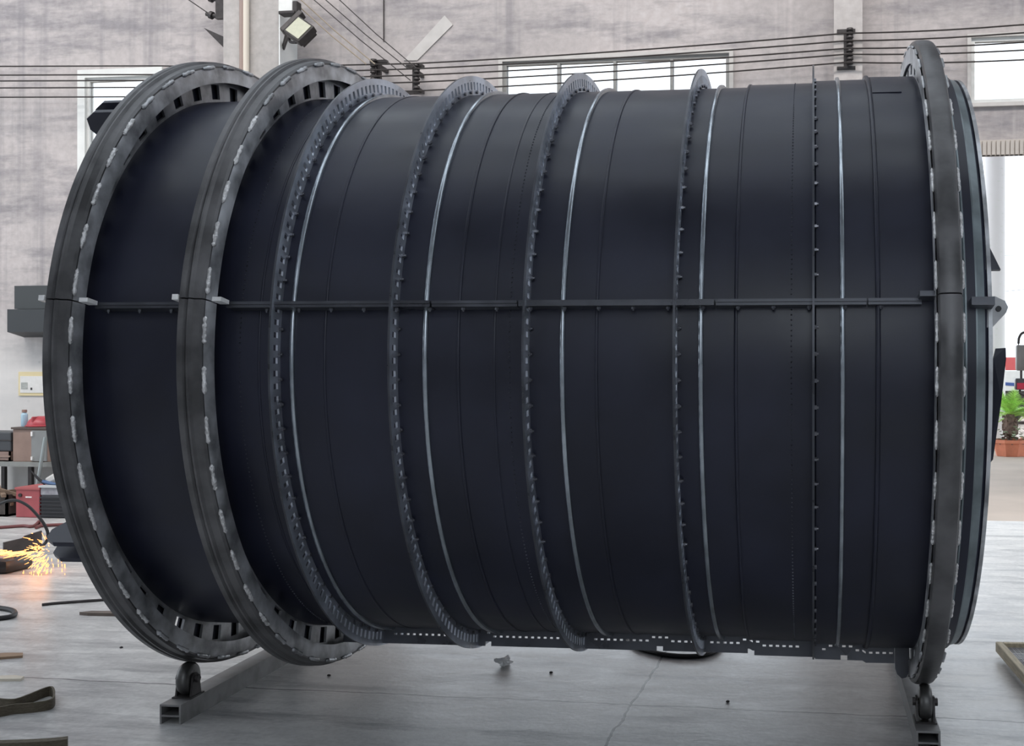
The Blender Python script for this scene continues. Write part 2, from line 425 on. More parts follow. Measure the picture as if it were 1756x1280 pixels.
def insulator_bracket(u, vtop, vbot, label, levels, yplane=YB + .0765 / R, side=1, arm_to=YW):
    a, b = wall_pt(u, vtop, yplane), wall_pt(u, vbot, yplane)
    e = empty('insulator_bracket', b, label, 'bracket', 'insulator brackets')
    L = a.z - b.z
    bm = bmesh.new(); box(bm, (-.022, -.02, 0), (.022, .02, L)); obj('post', bm, M_iron, e)
    for z in (.03, L - .03):
        bm = bmesh.new(); box(bm, (-.018, .02, z - .018), (.018, arm_to - a.y + .004, z + .018)); obj('wall_arm', bm, M_iron, e)
    for zq in (L, -.03):
        bm = bmesh.new(); box(bm, (-.085, -.03, zq), (.085, .03, zq + .03)); obj('end_plate', bm, M_iron, e)
    for v in levels:
        z = wall_pt(u, v, yplane).z - b.z
        bm = bmesh.new(); lathe(bm, [(.012, -.03), (.03, -.03), (.034, -.012), (.018, 0), (.034, .012), (.03, .03), (.012, .03)], n=14, o=(.035 * side, -.05, z))
        obj('insulator', bm, M_iron, e, True)
    return e
insulator_bracket(1451, 57, 115, 'iron insulator bracket on the right pier beside the drum\'s right ring', MIDB, arm_to=YW - .15 * R)
insulator_bracket(712, 117, 156, 'iron insulator bracket at the right end of the slanting wires', MIDA[1:])
insulator_bracket(650, 109, 145, 'iron insulator bracket left of its twin where slanting wires end', MIDA[:4], side=-1)
# iron bits on the left side of the left pier
a, b = wall_pt(376, -10, yp + .1), wall_pt(376, 33, yp + .1)
e = empty('wire_rack', b, 'iron wire rack with stub arms high on the left pier', 'bracket')
bm = bmesh.new(); box(bm, (-.03, -.02, 0), (.055, .02, a.z - b.z + .3)); obj('post', bm, M_iron, e)
for k, z in enumerate((.03, .20, .36)):
    bm = bmesh.new(); cyl(bm, (-.03, 0, z), (-.14, 0, z + .03), .022, 10); cyl(bm, (-.07, 0, z + .008), (-.10, 0, z + .02), .04, 10); obj('stub_arm', bm, M_iron, e, True)
q = wall_pt(320, -3, yp + .1); bm = bmesh.new()
tube(bm, [(q.x, b.y - .02, q.z), (b.x - .1, b.y - .02, b.z + .055)], .006, 6); setp(obj('overhead_wire', bm, M_wire), 'short wire running down to the iron rack on the left pier', 'wire')
pts = [wall_pt(*k, yp + .1) for k in ((354, 50), (390, 66), (390, 86))]
bm = bmesh.new(); prism(bm, [(p.x, p.z) for p in pts], 'y', pts[0].y - .05, pts[0].y + .05)
setp(obj('shelf_bracket', bm, M_iron), 'dark triangular bracket sticking out left of the left pier', 'bracket')
# floodlight
fl = wall_pt(514, 52, yp - .25)
e = empty('floodlight', fl, 'square floodlight with dark frame and pale lens on the left pier', 'floodlight')
Mx = Matrix.Rotation(radians(38), 4, 'Y') @ Matrix.Rotation(radians(-18), 4, 'X') @ Matrix.Rotation(radians(-10), 4, 'Z')
s = .108
bm = bmesh.new(); box(bm, (-s, -.03, -s), (s, .06, s), bevel=.012)
for i in range(7): box(bm, (-s + .02 + i * .03, .06, -s + .02), (-s + .03 + i * .03, .09, s - .02))
bmesh.ops.transform(bm, matrix=Mx, verts=bm.verts); obj('lamp_housing', bm, M_iron, e)
bm = bmesh.new(); box(bm, (-s + .02, -.038, -s + .02), (s - .02, -.028, s - .02)); bmesh.ops.transform(bm, matrix=Mx, verts=bm.verts); obj('lens', bm, M_lens, e)
bm = bmesh.new(); box(bm, (-s - .055, -.02, -s - .06), (s, .07, -s - .004), bevel=.01); bmesh.ops.transform(bm, matrix=Mx @ Matrix.Rotation(radians(90), 4, 'Y'), verts=bm.verts); obj('ballast_box', bm, M_iron, e)
bm = bmesh.new(); tube(bm, catmull([(-.10, .04, .02), (-.17, .06, .05), (-.21, .15, .03), (P1[1] + .007 - fl.x, .42, -.02)], 6), .016, 8); tube(bm, catmull([(-.06, .05, -.10), (-.14, .08, -.08), (-.19, .15, .0), (P1[1] + .007 - fl.x, .42, -.05)], 6), .014, 8); obj('mount_arm', bm, M_iron, e, True)
p = wall_pt(496, 10, yp - .02)
e = empty('junction_box', p, 'small grey junction box on the pier above the floodlight', 'box')
bm = bmesh.new(); box(bm, (-.09, -.05, -.07), (.06, .05, .05), bevel=.01); obj('box_body', bm, M_white, e)
bm = bmesh.new(); box(bm, (-.08, -.07, -.10), (.09, .05, -.065), bevel=.01); box(bm, (.06, -.06, -.09), (.11, .04, .03), bevel=.01); obj('box_bracket', bm, M_iron, e)

# ------------------------------------------------------------------ the drum
AX = Vector((-D * sb * R, D * cb * R, 0))
drum = empty('steel_drum', AX, 'huge black steel drum lying on its side on casters, with flanged rings and bolted seams', 'drum', rz=PB - PM)
ZC = H * R
def dp(s, th, r):
    """Local point on the drum: s along the axis, th degrees (0 = towards the camera, 90 = up), r radius; r units."""
    t = radians(th); return Vector((s * R, -r * R * cos(t), ZC + r * R * sin(t)))
def spin(prof, a0, a1, n, closed=True):
    """Revolve (s, r) pairs about the drum axis from a0 to a1 degrees; caps the ends when it is an arc."""
    bm = bmesh.new(); full = abs(a1 - a0) >= 359.999; cols = []
    for i in range(n if full else n + 1):
        a = a0 + (a1 - a0) * i / n
        cols.append([bm.verts.new(dp(s, a, r)) for s, r in prof])
    m = len(prof)
    for i in range(n):
        A, B = cols[i], cols[(i + 1) % len(cols)]
        for k in range(m if closed else m - 1):
            bm.faces.new((A[k], A[(k + 1) % m], B[(k + 1) % m], B[k]))
    if not full and closed: bm.faces.new(cols[0]); bm.faces.new(cols[-1][::-1])
    return bm
def slotted(s0, s1, rs, N, duty, sub_solid, sub_slot, phase=0.0, slot_rows=(1,)):
    """Flat ring plate between s0 and s1 with N openings in the given radial rows."""
    bm = bmesh.new(); angs = []; kinds = []
    for i in range(N):
        b = 360.0 / N * i + phase
        for k in range(sub_slot): angs.append(b + 360.0 / N * duty * k / sub_slot); kinds.append(1)
        for k in range(sub_solid): angs.append(b + 360.0 / N * (duty + (1 - duty) * k / sub_solid)); kinds.append(0)
    n = len(angs); nr = len(rs)
    F = [[bm.verts.new(dp(s0, a, r)) for r in rs] for a in angs]; B = [[bm.verts.new(dp(s1, a, r)) for r in rs] for a in angs]
    solid = lambda i, j: not (kinds[i % n] and j in slot_rows)
    for i in range(n):
        i2 = (i + 1) % n
        for j in range(nr - 1):
            if not solid(i, j): continue
            bm.faces.new((F[i][j], F[i][j + 1], F[i2][j + 1], F[i2][j])); bm.faces.new((B[i][j], B[i2][j], B[i2][j + 1], B[i][j + 1]))
            if j == 0 or not solid(i, j - 1): bm.faces.new((F[i][j], F[i2][j], B[i2][j], B[i][j]))
            if j == nr - 2 or not solid(i, j + 1):
              ef = bm.faces.new((F[i][j + 1], B[i][j + 1], B[i2][j + 1], F[i2][j + 1]))
              if j == nr - 2: ef.material_index = 1
            if not solid(i - 1, j): bm.faces.new((F[i][j], B[i][j], B[i][j + 1], F[i][j + 1]))
            if not solid(i + 1, j): bm.faces.new((F[i2][j], F[i2][j + 1], B[i2][j + 1], B[i2][j]))
    return bm

S1 = s_of(70, 1.0); S2 = s_of(300, 1.0); SR = s_of(1611, 1.0)
SEND = s_of(1700, .88); SBEG = S1 + .005
SEAM = 9.4                       # angle of the near bolted seam; the others sit at 90 degree steps
# stepped shell
b1, b2, b3 = s_of(1258, .88), s_of(1397, .89), s_of(1505, .89)
prof = [(SBEG, .872), (b1, .874), (b1 + .004, .881), (b2, .882), (b2 + .004, .888), (b3, .889), (b3 + .004, .896), (SR + .1, .893), (SEND - .05, .885), (SEND - .012, .877), (SEND, .868),
        (SEND, .845), (SBEG, .845)]
obj('shell', spin(prof, 0, 360, 240), M_shell, drum, True, 25)
def shell_r(s):
    for (a, ra), (b, rb) in zip(prof[:10], prof[1:11]):
        if a <= s <= b: return ra + (rb - ra) * (s - a) / (b - a)
    return .875
# raised beads round the shell: (picture u at mid height, half width, height)
BEADS = [(498, .0060, .010, 1), (553, .0035, .0025, 0), (727, .0065, .011, 1), (783, .0040, .0035, 0), (963, .0065, .011, 1), (1021, .0040, .0035, 0),
         (1201, .0065, .011, 1), (1262, .0035, .003, 0), (1445, .0060, .010, 1), (1506, .0060, .009, 0), (440, .003, .002, 0), (845, .003, .002, 0)]
for u, hw, hh, bright in BEADS:
    s = s_of(u, .885); r = shell_r(s)
    pr = [(s - hw, r - .004), (s - hw, r + hh * .5), (s - hw * .72, r + hh * .9), (s, r + hh), (s + hw * .72, r + hh * .9), (s + hw, r + hh * .5), (s + hw, r - .004)]
    o = obj('seam_bead', spin(pr, 0, 360, 200), M_bead if bright else M_shell, drum, True, 60)
    if bright: o['label'] = 'raised bright bead'
# fine stitch rows of weld bumps
def stitch(u, n):
    s = s_of(u, .876); r = shell_r(s); bm = bmesh.new()
    for i in range(n):
        a = 360 * i / n; t = radians(a); c = dp(s, a, r)
        nrm = Vector((0, -cos(t), sin(t))); tg = Vector((0, sin(t), cos(t))); q = .0028 * R
        vs = [bm.verts.new(c + q * (dx * Vector((1, 0, 0)) + dt * tg) - nrm * .002) for dx, dt in ((-1, -1), (1, -1), (1, 1), (-1, 1))]
        tip = bm.verts.new(c + nrm * q * 1.1)
        for k in range(4): bm.faces.new((vs[k], vs[(k + 1) % 4], tip))
    o = obj('stitch_weld', bm, M_flange, drum); o['kind'] = 'stuff'
for u in (410, 873, 1357): stitch(u, 420)

# slotted flanges and their bolts
def hexbolt_mesh():
    bm = bmesh.new(); tube(bm, [(0, 0, 0), (.006 * R, 0, 0)], .0058 * R, 6); tube(bm, [(.006 * R, 0, 0), (.010 * R, 0, 0)], .0032 * R, 8)
    bmesh.ops.recalc_face_normals(bm, faces=bm.faces)
    me = bpy.data.meshes.new('bolt'); bm.to_mesh(me); bm.free(); me.materials.append(M_bolt); return me
ME_BOLT = hexbolt_mesh(); ME_SB = ME_BOLT.copy(); ME_SB.name = 'seam_bolt'; ME_SB.materials[0] = M_flange
FL = [(459, .932), (664, .932), (894, .932), (1153, .934), (1393, .936)]
NS = 168
for fi, (u, rf) in enumerate(FL):
    s = s_of(u, rf); r0 = shell_r(s); tk = .0055
    ph = SEAM + 360 / NS / 2
    fo = obj('slotted_flange', slotted(s, s + tk, [r0 - .006, r0 + .016, r0 + .040, rf], NS, .46, 2, 1, ph), M_slot, drum, True, 30); fo.data.materials.append(M_flange)  # outer rim dimmed by colour: darker steel than the faces
    rest = bmesh.new()
    rb = r0 + .009
    for k in range(NS // 2):
        a = ph + 360 / NS * (2 * k + 1.73)
        a = (a + 180) % 360 - 180
        p = dp(s + tk, a, rb)
        near = abs(a - SEAM + 2) < 43
        if near:
            b = bpy.data.objects.new('bolt', ME_BOLT); C.objects.link(b); b.parent = fo; b.location = p; b.rotation_euler = (radians(a), 0, 0)
        else:
            tube(rest, [p, p + Vector((.006 * R, 0, 0))], .0058 * R, 6)
    o = obj('bolt', rest, M_bolt, fo); o['kind'] = 'stuff'

# big tyre rings
def tyre_ring(s, wd, flip, name):
    """Outer hoop with a stepped tread, face plate, windowed web and weld segments. flip=-1: web side faces the other way."""
    e0, e1 = SEAM + .10, SEAM + 359.90
    tp = [(0, .955), (0, .994), (.004, 1.0), (.018, 1.0), (.023, .994), (.028, .999), (.033, .999), (.038, .992), (wd - .006, .990), (wd, .984), (wd, .945), (wd - .012, .945), (wd - .012, .955)]
    if flip == 2:                                            # plain rounded tread
        tp = [(0, .945), (0, .986), (.004, .995), (.012, .999), (wd * .5, 1.0), (wd - .012, .999), (wd - .004, .995), (wd, .986), (wd, .945)]
    tread = obj('tread', spin([(s + a, r) for a, r in tp], e0, e1, 240), M_ring, drum, True, 28)
    faces = [s + wd] if flip == 1 else [s - .004, s + wd]
    for k, fs in enumerate(faces):
        fobj = obj('ring_face', spin([(fs, .932), (fs, .979), (fs + .004, .966), (fs + .004, .932)], e0, e1, 240), M_ringface, drum, True, 28)
        N = 48; rest = bmesh.new()                           # weld segments along the corner
        out = 1 if (flip == 1 or k == 1) else -1
        sc, rc = (fs + (.003 if out > 0 else .001), .981); q = .0062 if flip == 1 else .0042
        for i in range(N):
            a0 = 360 / N * i + .8; a1 = a0 + 360 / N * .56
            near = abs((SEAM + a0 + 183) % 360 - 180) < 50
            bm = bmesh.new() if near else rest; cols = []
            for j in range(13):
                a = SEAM + a0 + (a1 - a0) * j / 12; qq = q * (1 if 0 < j < 12 else .3) * (1 + .25 * random.uniform(-1, 1))
                cols.append([bm.verts.new(dp(sc + qq * cos(2 * pi * t / 6), a, rc + qq * sin(2 * pi * t / 6))) for t in range(6)])
            for A, B in zip(cols, cols[1:]):
                for t in range(6): bm.faces.new((A[t], A[(t + 1) % 6], B[(t + 1) % 6], B[t]))
            bm.faces.new(cols[0][::-1]); bm.faces.new(cols[-1])
            if near: obj('weld_bead', bm, M_weld, fobj, True, 60)
        setp(obj('weld_bead', rest, M_ringface, fobj, True, 60), kind='stuff')
    webs = [s + .016] if flip == 1 else [s + .004, s + wd - .012]
    for fs in webs:
        obj('web_plate', slotted(fs, fs + .008, [shell_r(s) - .004, shell_r(s) + .006, .928, .948], 48, .42, 3, 2, SEAM), M_ringface, drum, False).data.materials.append(M_ringface)
    if flip == 1:                                            # closed plate behind the windows, open only at one spot near the bottom
        obj('back_plate', spin([(s + .004, shell_r(s) - .004), (s + .004, .96), (s + .010, .96), (s + .010, shell_r(s) - .004)], SEAM + 270 + .3 + 7.5 * 2 + 3.3, SEAM + 630 + .3 + 7.5 * 2, 220), M_shell, drum, True, 30)
tyre_ring(S1, s_of(110, 1.0) - S1, 1, 'a'); tyre_ring(S2, s_of(341, 1.0) - S2, 1, 'b'); tyre_ring(SR, s_of(1653, 1.0) - SR, 2, 'c')
W1 = s_of(110, 1.0) - S1

# bright clamp blocks where the rings are split at the near seam
def block(s0, s1, a0, a1, r0, r1, nm, m, lab=None):
    """A block in drum coordinates: s range, angle range (degrees), radius range."""
    bm = bmesh.new(); n = 4
    cols = []
    for i in range(n + 1):
        a = a0 + (a1 - a0) * i / n
        cols.append([bm.verts.new(dp(s, a, r)) for s, r in ((s0, r0), (s1, r0), (s1, r1), (s0, r1))])
    for A, B in zip(cols, cols[1:]):
        for t in range(4): bm.faces.new((A[t], A[(t + 1) % 4], B[(t + 1) % 4], B[t]))
    bm.faces.new(cols[0][::-1]); bm.faces.new(cols[-1])
    o = obj(nm, bm, m, drum)
    if lab: o['label'] = lab
    return o
for sr in (S1, S2):
    block(sr - .014, sr + .002, SEAM - .25, SEAM + .55, .955, 1.004, 'clamp_block', M_block, 'bright clamp block')
    block(sr + W1 + .012, sr + W1 + .036, SEAM - .10, SEAM + .55, .930, .972, 'clamp_block', M_block, 'bright clamp block')
block(SR - .040, SR - .004, SEAM + .2, SEAM + 1.0, .90, .955, 'clamp_block', M_flange)

# bolted seam flanges along the shell
def seam_plate(a, half, r1, s0, s1, joints, nm):
    """One of the two flat bars of a seam; half=+1 upper, -1 lower; separate lengths between joints."""
    t = degrees_for(.0075)
    js = [s0] + joints + [s1]
    for x0, x1 in zip(js, js[1:]):
        block(x0 + .002, x1 - .002, a, a + half * t, .868, r1 - (.004 if random.random() < .5 else 0), nm, M_flange)
def degrees_for(arc): return arc / .9 * 180 / pi
segA = (S1 + W1 + .02, S2 - .012); segB = (S2 + W1 + .02, SR - .03); segC = (SR + .09, SEND - .002)
jn = [s_of(u, .92) for u in (735, 885, 1225, 1488)]
for s0, s1, js in ((*segA, []), (*segB, jn), (*segC, [])):
    seam_plate(SEAM, +1, .922, s0, s1, js, 'seam_flange'); seam_plate(SEAM, -1, .918, s0, s1, js, 'seam_flange')
    seam_plate(SEAM + 90, +1, .922, s0, s1, js[:1], 'seam_flange')
# bolts under the near seam
k = 0
s = segA[0] + .03
while s < segB[1] - .02:
    if segA[0] < s < segA[1] - .02 or s > segB[0] + .02:
        p = dp(s, SEAM - degrees_for(.0075), .902)
        b = bpy.data.objects.new('seam_bolt', ME_SB); C.objects.link(b); b.parent = drum; b.location = p
        b.rotation_euler = (0, pi / 2, 0) if True else b.rotation_euler
    s += .088
# bottom seam flange: two level rows of through holes, notched lower edge
def bottom_flange():
    a = SEAM - 90; bm = bmesh.new(); s0, s1 = S2 + W1 + .02, SR - .045
    pitch = .0205; n = int((s1 - s0) / pitch); pitch = (s1 - s0) / n
    up = [s_of(u, .9) for u in (690, 880, 1068, 1264, 1463)]
    rows = [.868, .8815, .8875, .8925, .8985, .912, .926]
    t = Vector((0, sin(radians(a)), cos(radians(a)))); th = .009 * R
    xs = []; kind = []
    for i in range(n):
        c = s0 + (i + .5) * pitch
        hi = any(abs(c - q + .008) < .036 for q in up); notch = any(abs(c - q) < pitch * .5 for q in up)
        nof = any(abs(c - s_of(u, .93)) < .028 for u, _ in FL)
        xs += [c - pitch / 2, c - pitch * .26]; kind += [(-1, notch), (-1 if nof else (1 if hi else 3), notch)]
        xs += [c + pitch * .26]; kind += [(-1, notch)]
    xs.append(s1)
    m = len(kind); nr = len(rows)
    def solid(i, j):
        if i < 0 or i >= m or j < 0 or j >= nr - 1: return False
        h, no = kind[i]
        return not (j == h or (no and j == nr - 2))
    off = [-th / 2, th / 2]
    off_r = [dict() for _ in range(2)]
    def V(i, j, q):
        if (i, j) not in off_r[q]:
            sx = shell_r(min(max(xs[i], SBEG), SEND)) - .875
            off_r[q][(i, j)] = bm.verts.new(dp(xs[i], a, rows[j] + max(0, sx) * .9) + t * off[q])
        return off_r[q][(i, j)]
    for i in range(m):
        for j in range(nr - 1):
            if not solid(i, j): continue
            for q in (0, 1): bm.faces.new((V(i, j, q), V(i + 1, j, q), V(i + 1, j + 1, q), V(i, j + 1, q)))
            if not solid(i - 1, j): bm.faces.new([V(i, j, 0), V(i, j + 1, 0), V(i, j + 1, 1), V(i, j, 1)])
            if not solid(i + 1, j): bm.faces.new([V(i + 1, j, 0), V(i + 1, j + 1, 0), V(i + 1, j + 1, 1), V(i + 1, j, 1)])
            if not solid(i, j - 1): bm.faces.new([V(i, j, 0), V(i + 1, j, 0), V(i + 1, j, 1), V(i, j, 1)])
            if not solid(i, j + 1): bm.faces.new([V(i, j + 1, 0), V(i + 1, j + 1, 0), V(i + 1, j + 1, 1), V(i, j + 1, 1)])
    obj('seam_flange', bm, M_flange, drum)
bottom_flange()

# lugs and gussets
def plate_sr(pts, a, tk, nm, m, lab=None):
    """Flat plate in the plane of the axis at angle a; pts are (s, r)."""
    bm = bmesh.new(); t = Vector((0, sin(radians(a)), cos(radians(a)))) * tk * R / 2
    A = [bm.verts.new(dp(s, a, r) + t) for s, r in pts]; B = [bm.verts.new(dp(s, a, r) - t) for s, r in pts]
    n = len(pts); bm.faces.new(A); bm.faces.new(B[::-1])
    for i in range(n): bm.faces.new((A[i], A[(i + 1) % n], B[(i + 1) % n], B[i]))
    o = obj(nm, bm, m, drum)
    if lab: o['label'] = lab
    return o
# hanging lug left of the right ring, repeated on the top seam
for a in (SEAM - 90, SEAM + 90):
    plate_sr([(SR - .044, .88), (SR - .044, .958), (SR - .038, .976), (SR - .024, .988), (SR - .010, .985), (SR + .0, .965), (SR + .0, .88)] if a < 0 else
             [(SR - .075, .88), (SR - .075, .925), (SR - .062, .94), (SR - .04, .94), (SR - .006, .94), (SR - .006, .88)], a, .022, 'lug', M_flange)
# left end lugs
for a, h in ((SEAM + 39, .05), (SEAM - 41, .05)):
    for da in (-1.6, 1.6):
        plate_sr([(S1 + .01, .86), (S1 + .01, .985), (S1 - .07, .985), (S1 - .10, .965), (S1 - .105, .93), (S1 - .06, .86)], a + da, .014, 'lug', M_shell)
    block(S1 - .060, S1 + .005, a - 1.5, a + 1.5, .885, .93, 'lug_spacer', M_shell)
# right end lugs: pad eye on the seam, gusset above it, long stop plate below it
def end_plate_poly(pix, nm, m, r=.875, tk=.012):
    """Plate on the right end face, given by (s offset, angle) pairs at radius r."""
    bm = bmesh.new(); A = [bm.verts.new(dp(SEND + so, a, r)) for so, a in pix]; B = [bm.verts.new(dp(SEND + so, a, r - tk)) for so, a in pix]
    n = len(pix); bm.faces.new(A); bm.faces.new(B[::-1])
    for i in range(n): bm.faces.new((A[i], A[(i + 1) % n], B[(i + 1) % n], B[i]))
    return obj(nm, bm, m, drum)
o = end_plate_poly([(-.01, 10.6), (.012, 10.7), (.036, 9.9), (.043, 8.9), (.038, 8.0), (.004, 5.6), (-.01, 5.6)], 'pad_eye', M_pad); o['label'] = 'pale steel pad eye'
c_ = dp(SEND + .019, 8.6, .880)
bm = bmesh.new(); cyl(bm, dp(SEND + .019, 8.6, .860), c_, .007 * R, 12); obj('eye_hole', bm, M_black, drum, True)
block(SR + .085, SEND + .002, SEAM - .9, SEAM + .35, .872, .935, 'end_seam_plate', M_flange)
end_plate_poly([(-.01, 21.5), (.028, 15.2), (-.01, 15.2)], 'gusset', M_flange)
end_plate_poly([(-.012, 1.0), (.006, 0.6), (.012, 2.2), (.0355, 2.3), (.036, 0.5), (.026, -6), (.010, -16), (-.012, -18)], 'stop_plate', M_shell)
# end rim and welds on the short right-hand section
pr = [(SEND - .006, .85), (SEND - .006, .880), (SEND + .004, .880), (SEND + .004, .85)]
pr = [(SR + .063, shell_r(SR + .063) + .0005), (SR + .063, .8985), (SEND - .05, .889), (SEND - .014, .880), (SEND - .014, .872), (SEND - .05, .884)]
obj('end_collar', spin(pr, 0, 360, 200), M_cone, drum, True, 25)
pr = [(SEND - .006, .85), (SEND - .006, .880), (SEND + .004, .880), (SEND + .004, .85)]
obj('end_rim', spin(pr, 0, 360, 200), M_ringface, drum, True, 30)
for q in (.035, .062):
    s = SEND - q; r = shell_r(s) + .005; pr = [(s - .003, r - .004), (s - .002, r + .002), (s + .002, r + .002), (s + .003, r - .004)]
    obj('seam_bead', spin(pr, 0, 360, 160), M_cone, drum, True, 80)
# raised square patch plate high on the right of the shell
sa, sb2 = s_of(1497, .89) + .02, s_of(1560, .89) + .012
bm = bmesh.new(); r = .8965; nn = 8; cols = []
for i in range(nn + 1):
    a = 58 + 13 * i / nn; cols.append([bm.verts.new(dp(x, a, rr)) for x, rr in ((sa, r - .004), (sa, r + .0015), (sb2, r + .0015), (sb2, r - .004))])
for A, B in zip(cols, cols[1:]):
    for t in range(4): bm.faces.new((A[t], A[(t + 1) % 4], B[(t + 1) % 4], B[t]))
bm.faces.new(cols[0][::-1]); bm.faces.new(cols[-1]); obj('patch_plate', bm, M_shell, drum, True, 30)

# ------------------------------------------------------------------ beams with casters
def roller_stand(s, label):
    loc = drum.matrix_basis @ Vector((s * R, 0, 0)) if False else None
    ca, sa_ = cos(PB - PM), sin(PB - PM)
    base = AX + Vector((s * R * ca, s * R * sa_, 0))
    e = empty('caster_beam', base, label, 'stand', 'beams with casters under the drum', rz=PB - PM)
    PH = 20.0; rw = .050; ww = .036
    hb = H - (1.0 + rw) * cos(radians(PH)) - rw - .004          # beam top
    hw_ = .034; t = .006; y0, y1 = -.46, .62
    bm = bmesh.new()
    R_ = lambda *q: tuple(R * k for k in q)
    box(bm, R_(-hw_, y0, 0), R_(-hw_ + t, y1, hb)); box(bm, R_(hw_ - t, y0, 0), R_(hw_, y1, hb))
    box(bm, R_(-hw_ + t, y0, hb - t), R_(hw_ - t, y1, hb)); box(bm, R_(-hw_ + t, y0, hb * .42 - t / 2), R_(hw_ - t, y1, hb * .42 + t / 2))
    obj('channel_beam', bm, M_galv, e)
    for sg in (-1, 1):
        yc = sg * (1.0 + rw + .0008) * sin(radians(PH)); zc = hb + .004 + rw
        fk = bmesh.new()
        for q in (-1, 1):
            prism(fk, [(R * (yc - .030), R * hb), (R * (yc + .030), R * hb), (R * (yc + .018), R * (zc + .006)), (R * (yc + .008), R * (zc + .016)), (R * (yc - .008), R * (zc + .016)), (R * (yc - .018), R * (zc + .006))], 'x', R * (q * .024 - .003), R * (q * .024 + .003))
        box(fk, R_(-.031, yc - .040, hb), R_(.031, yc + .040, hb + .004))
        f = obj('caster_fork', fk, M_iron, e)
        bm = bmesh.new()
        wp = [(.012, -.018), (.040, -.018), (.046, -.015), (.050, -.007), (.050, .007), (.046, .015), (.040, .018), (.012, .018)]
        n = 40; cols = []
        for i in range(n):
            a = 2 * pi * i / n; cols.append([bm.verts.new(R_(x, yc + r * cos(a), zc + r * sin(a))) for r, x in wp])
        for i in range(n):
            A, B = cols[i], cols[(i + 1) % n]
            for k in range(len(wp)): bm.faces.new((A[k], A[(k + 1) % len(wp)], B[(k + 1) % len(wp)], B[k]))
        obj('wheel', bm, M_wheel, f, True, 40)
        bm = bmesh.new(); cyl(bm, R_(-.034, yc, zc), R_(.034, yc, zc), R * .008, 10); cyl(bm, R_(-.036, yc, zc), R_(-.027, yc, zc), R * .012, 6); cyl(bm, R_(.027, yc, zc), R_(.036, yc, zc), R * .012, 6)
        obj('axle_bolt', bm, M_iron, f)
    return e
roller_stand(S1 + W1 * .5, 'grey steel channel beam with casters under the drum\'s left-end ring')
roller_stand(SR + .028, 'steel channel beam with casters under the drum\'s right ring')

# ------------------------------------------------------------------ bench and clutter at the left
YBn = yw - .42                          # bench front
def wp(u, v, y=YBn): return wall_pt(u, v, y)
p = wall_pt(33, 492, yw - .05); q = wall_pt(110, 575, yw - .05)
e = empty('switch_box', (p.x, YW, q.z), 'dark grey metal switch box mounted on the wall behind the left ring', 'electrical box')
Wd, Ht = q.x - p.x, p.z - q.z
bm = bmesh.new(); box(bm, (.05, -.20, Ht * .53), (Wd + .05, 0, Ht)); obj('upper_box', bm, mat('grey_green_box', (.035, .04, .042), .5), e)
bm = bmesh.new(); prism(bm, [(-.24, .03), (0, -.02), (0, Ht * .52), (-.24, Ht * .52)], 'x', 0, Wd + .05); obj('lower_box', bm, mat('dark_box', (.028, .032, .036), .5), e)
p = wall_pt(33, 638, yw); q = wall_pt(86, 679, yw)
e = empty('wall_notice', (p.x, YW, q.z), 'white notice with yellow border pinned to the wall at left', 'notice')
Wd, Ht = q.x - p.x, p.z - q.z
bm = bmesh.new(); box(bm, (0, -.012, 0), (Wd, 0, Ht)); obj('board', bm, mat('notice_yellow', (.70, .60, .36), .7), e)
bm = bmesh.new(); box(bm, (.022, -.016, .03), (Wd - .02, -.010, Ht - .045)); obj('sheet', bm, mat('notice_sheet', (.72, .72, .70), .7, var=.04, scale=20), e)
bm = bmesh.new(); box(bm, (.035, -.019, .07), (.11, -.014, .14)); obj('picture', bm, mat('notice_picture', (.25, .27, .25), .7, col2=(.5, .52, .50), scale=25, stretch=(.3, 1, 1)), e)
bm = bmesh.new(); box(bm, (.145, -.019, .06), (.165, -.014, .085)); obj('stamp', bm, M_iron, e)
# bench
zt = wp(40, 793).z
xb0, xb1 = wp(-60, 793).x, wp(150, 793).x
e = empty('workbench', (xb0, YBn * R, 0), 'low grey bench with worktop against the wall at left', 'bench')
Lb = xb1 - xb0; dp_ = (yw - YBn) * R - .04
M_bench = mat('bench_grey', (.25, .26, .25), .6, var=.15, scale=8)
bm = bmesh.new(); box(bm, (0, 0, zt - .045), (Lb, dp_, zt)); obj('worktop', bm, M_bench, e)
for x in (.03, Lb * .5, Lb - .07):
    for y in (.03, dp_ - .07):
        bm = bmesh.new(); box(bm, (x, y, 0), (x + .04, y + .04, zt - .045)); obj('leg', bm, M_iron, e)
bm = bmesh.new(); box(bm, (.02, .03, .06), (Lb - .02, dp_ - .03, .08)); obj('lower_shelf', bm, M_bench, e)
def item_box(u0, u1, vt, vb, depth, y, zbase, nm, m, lab, cat, bevel=.008, rz=0):
    a, b = wall_pt(u0, vt, y), wall_pt(u1, vb, y); z = b.z if zbase is None else zbase
    e = empty(nm, ((a.x + b.x) / 2, a.y + depth / 2, z), lab, cat, rz=rz)
    wd = (b.x - a.x) / 2; ht = a.z - z
    return e, wd, ht, depth / 2
e, wd, ht, dd = item_box(22, 82, 733, 788, .38, YBn + .03, zt, 'wooden_cabinet', None, 'brown wooden cabinet with grey door standing on the bench', 'cabinet')
bm = bmesh.new(); box(bm, (-wd, -dd, 0), (wd, dd, ht - .02), bevel=.006); obj('body', bm, mat('brown_board', (.29, .20, .165), .6, var=.12, scale=6), e)
bm = bmesh.new(); box(bm, (-wd - .01, -dd - .015, ht - .02), (wd + .01, dd, ht)); obj('top_board', bm, mat('dark_brown', (.10, .075, .065), .6), e)
bm = bmesh.new(); box(bm, (wd * .12, -dd - .016, .01), (wd - .005, -dd, ht - .03)); dr = obj('door', bm, mat('cabinet_grey', (.24, .25, .25), .5, var=.12, scale=4), e)
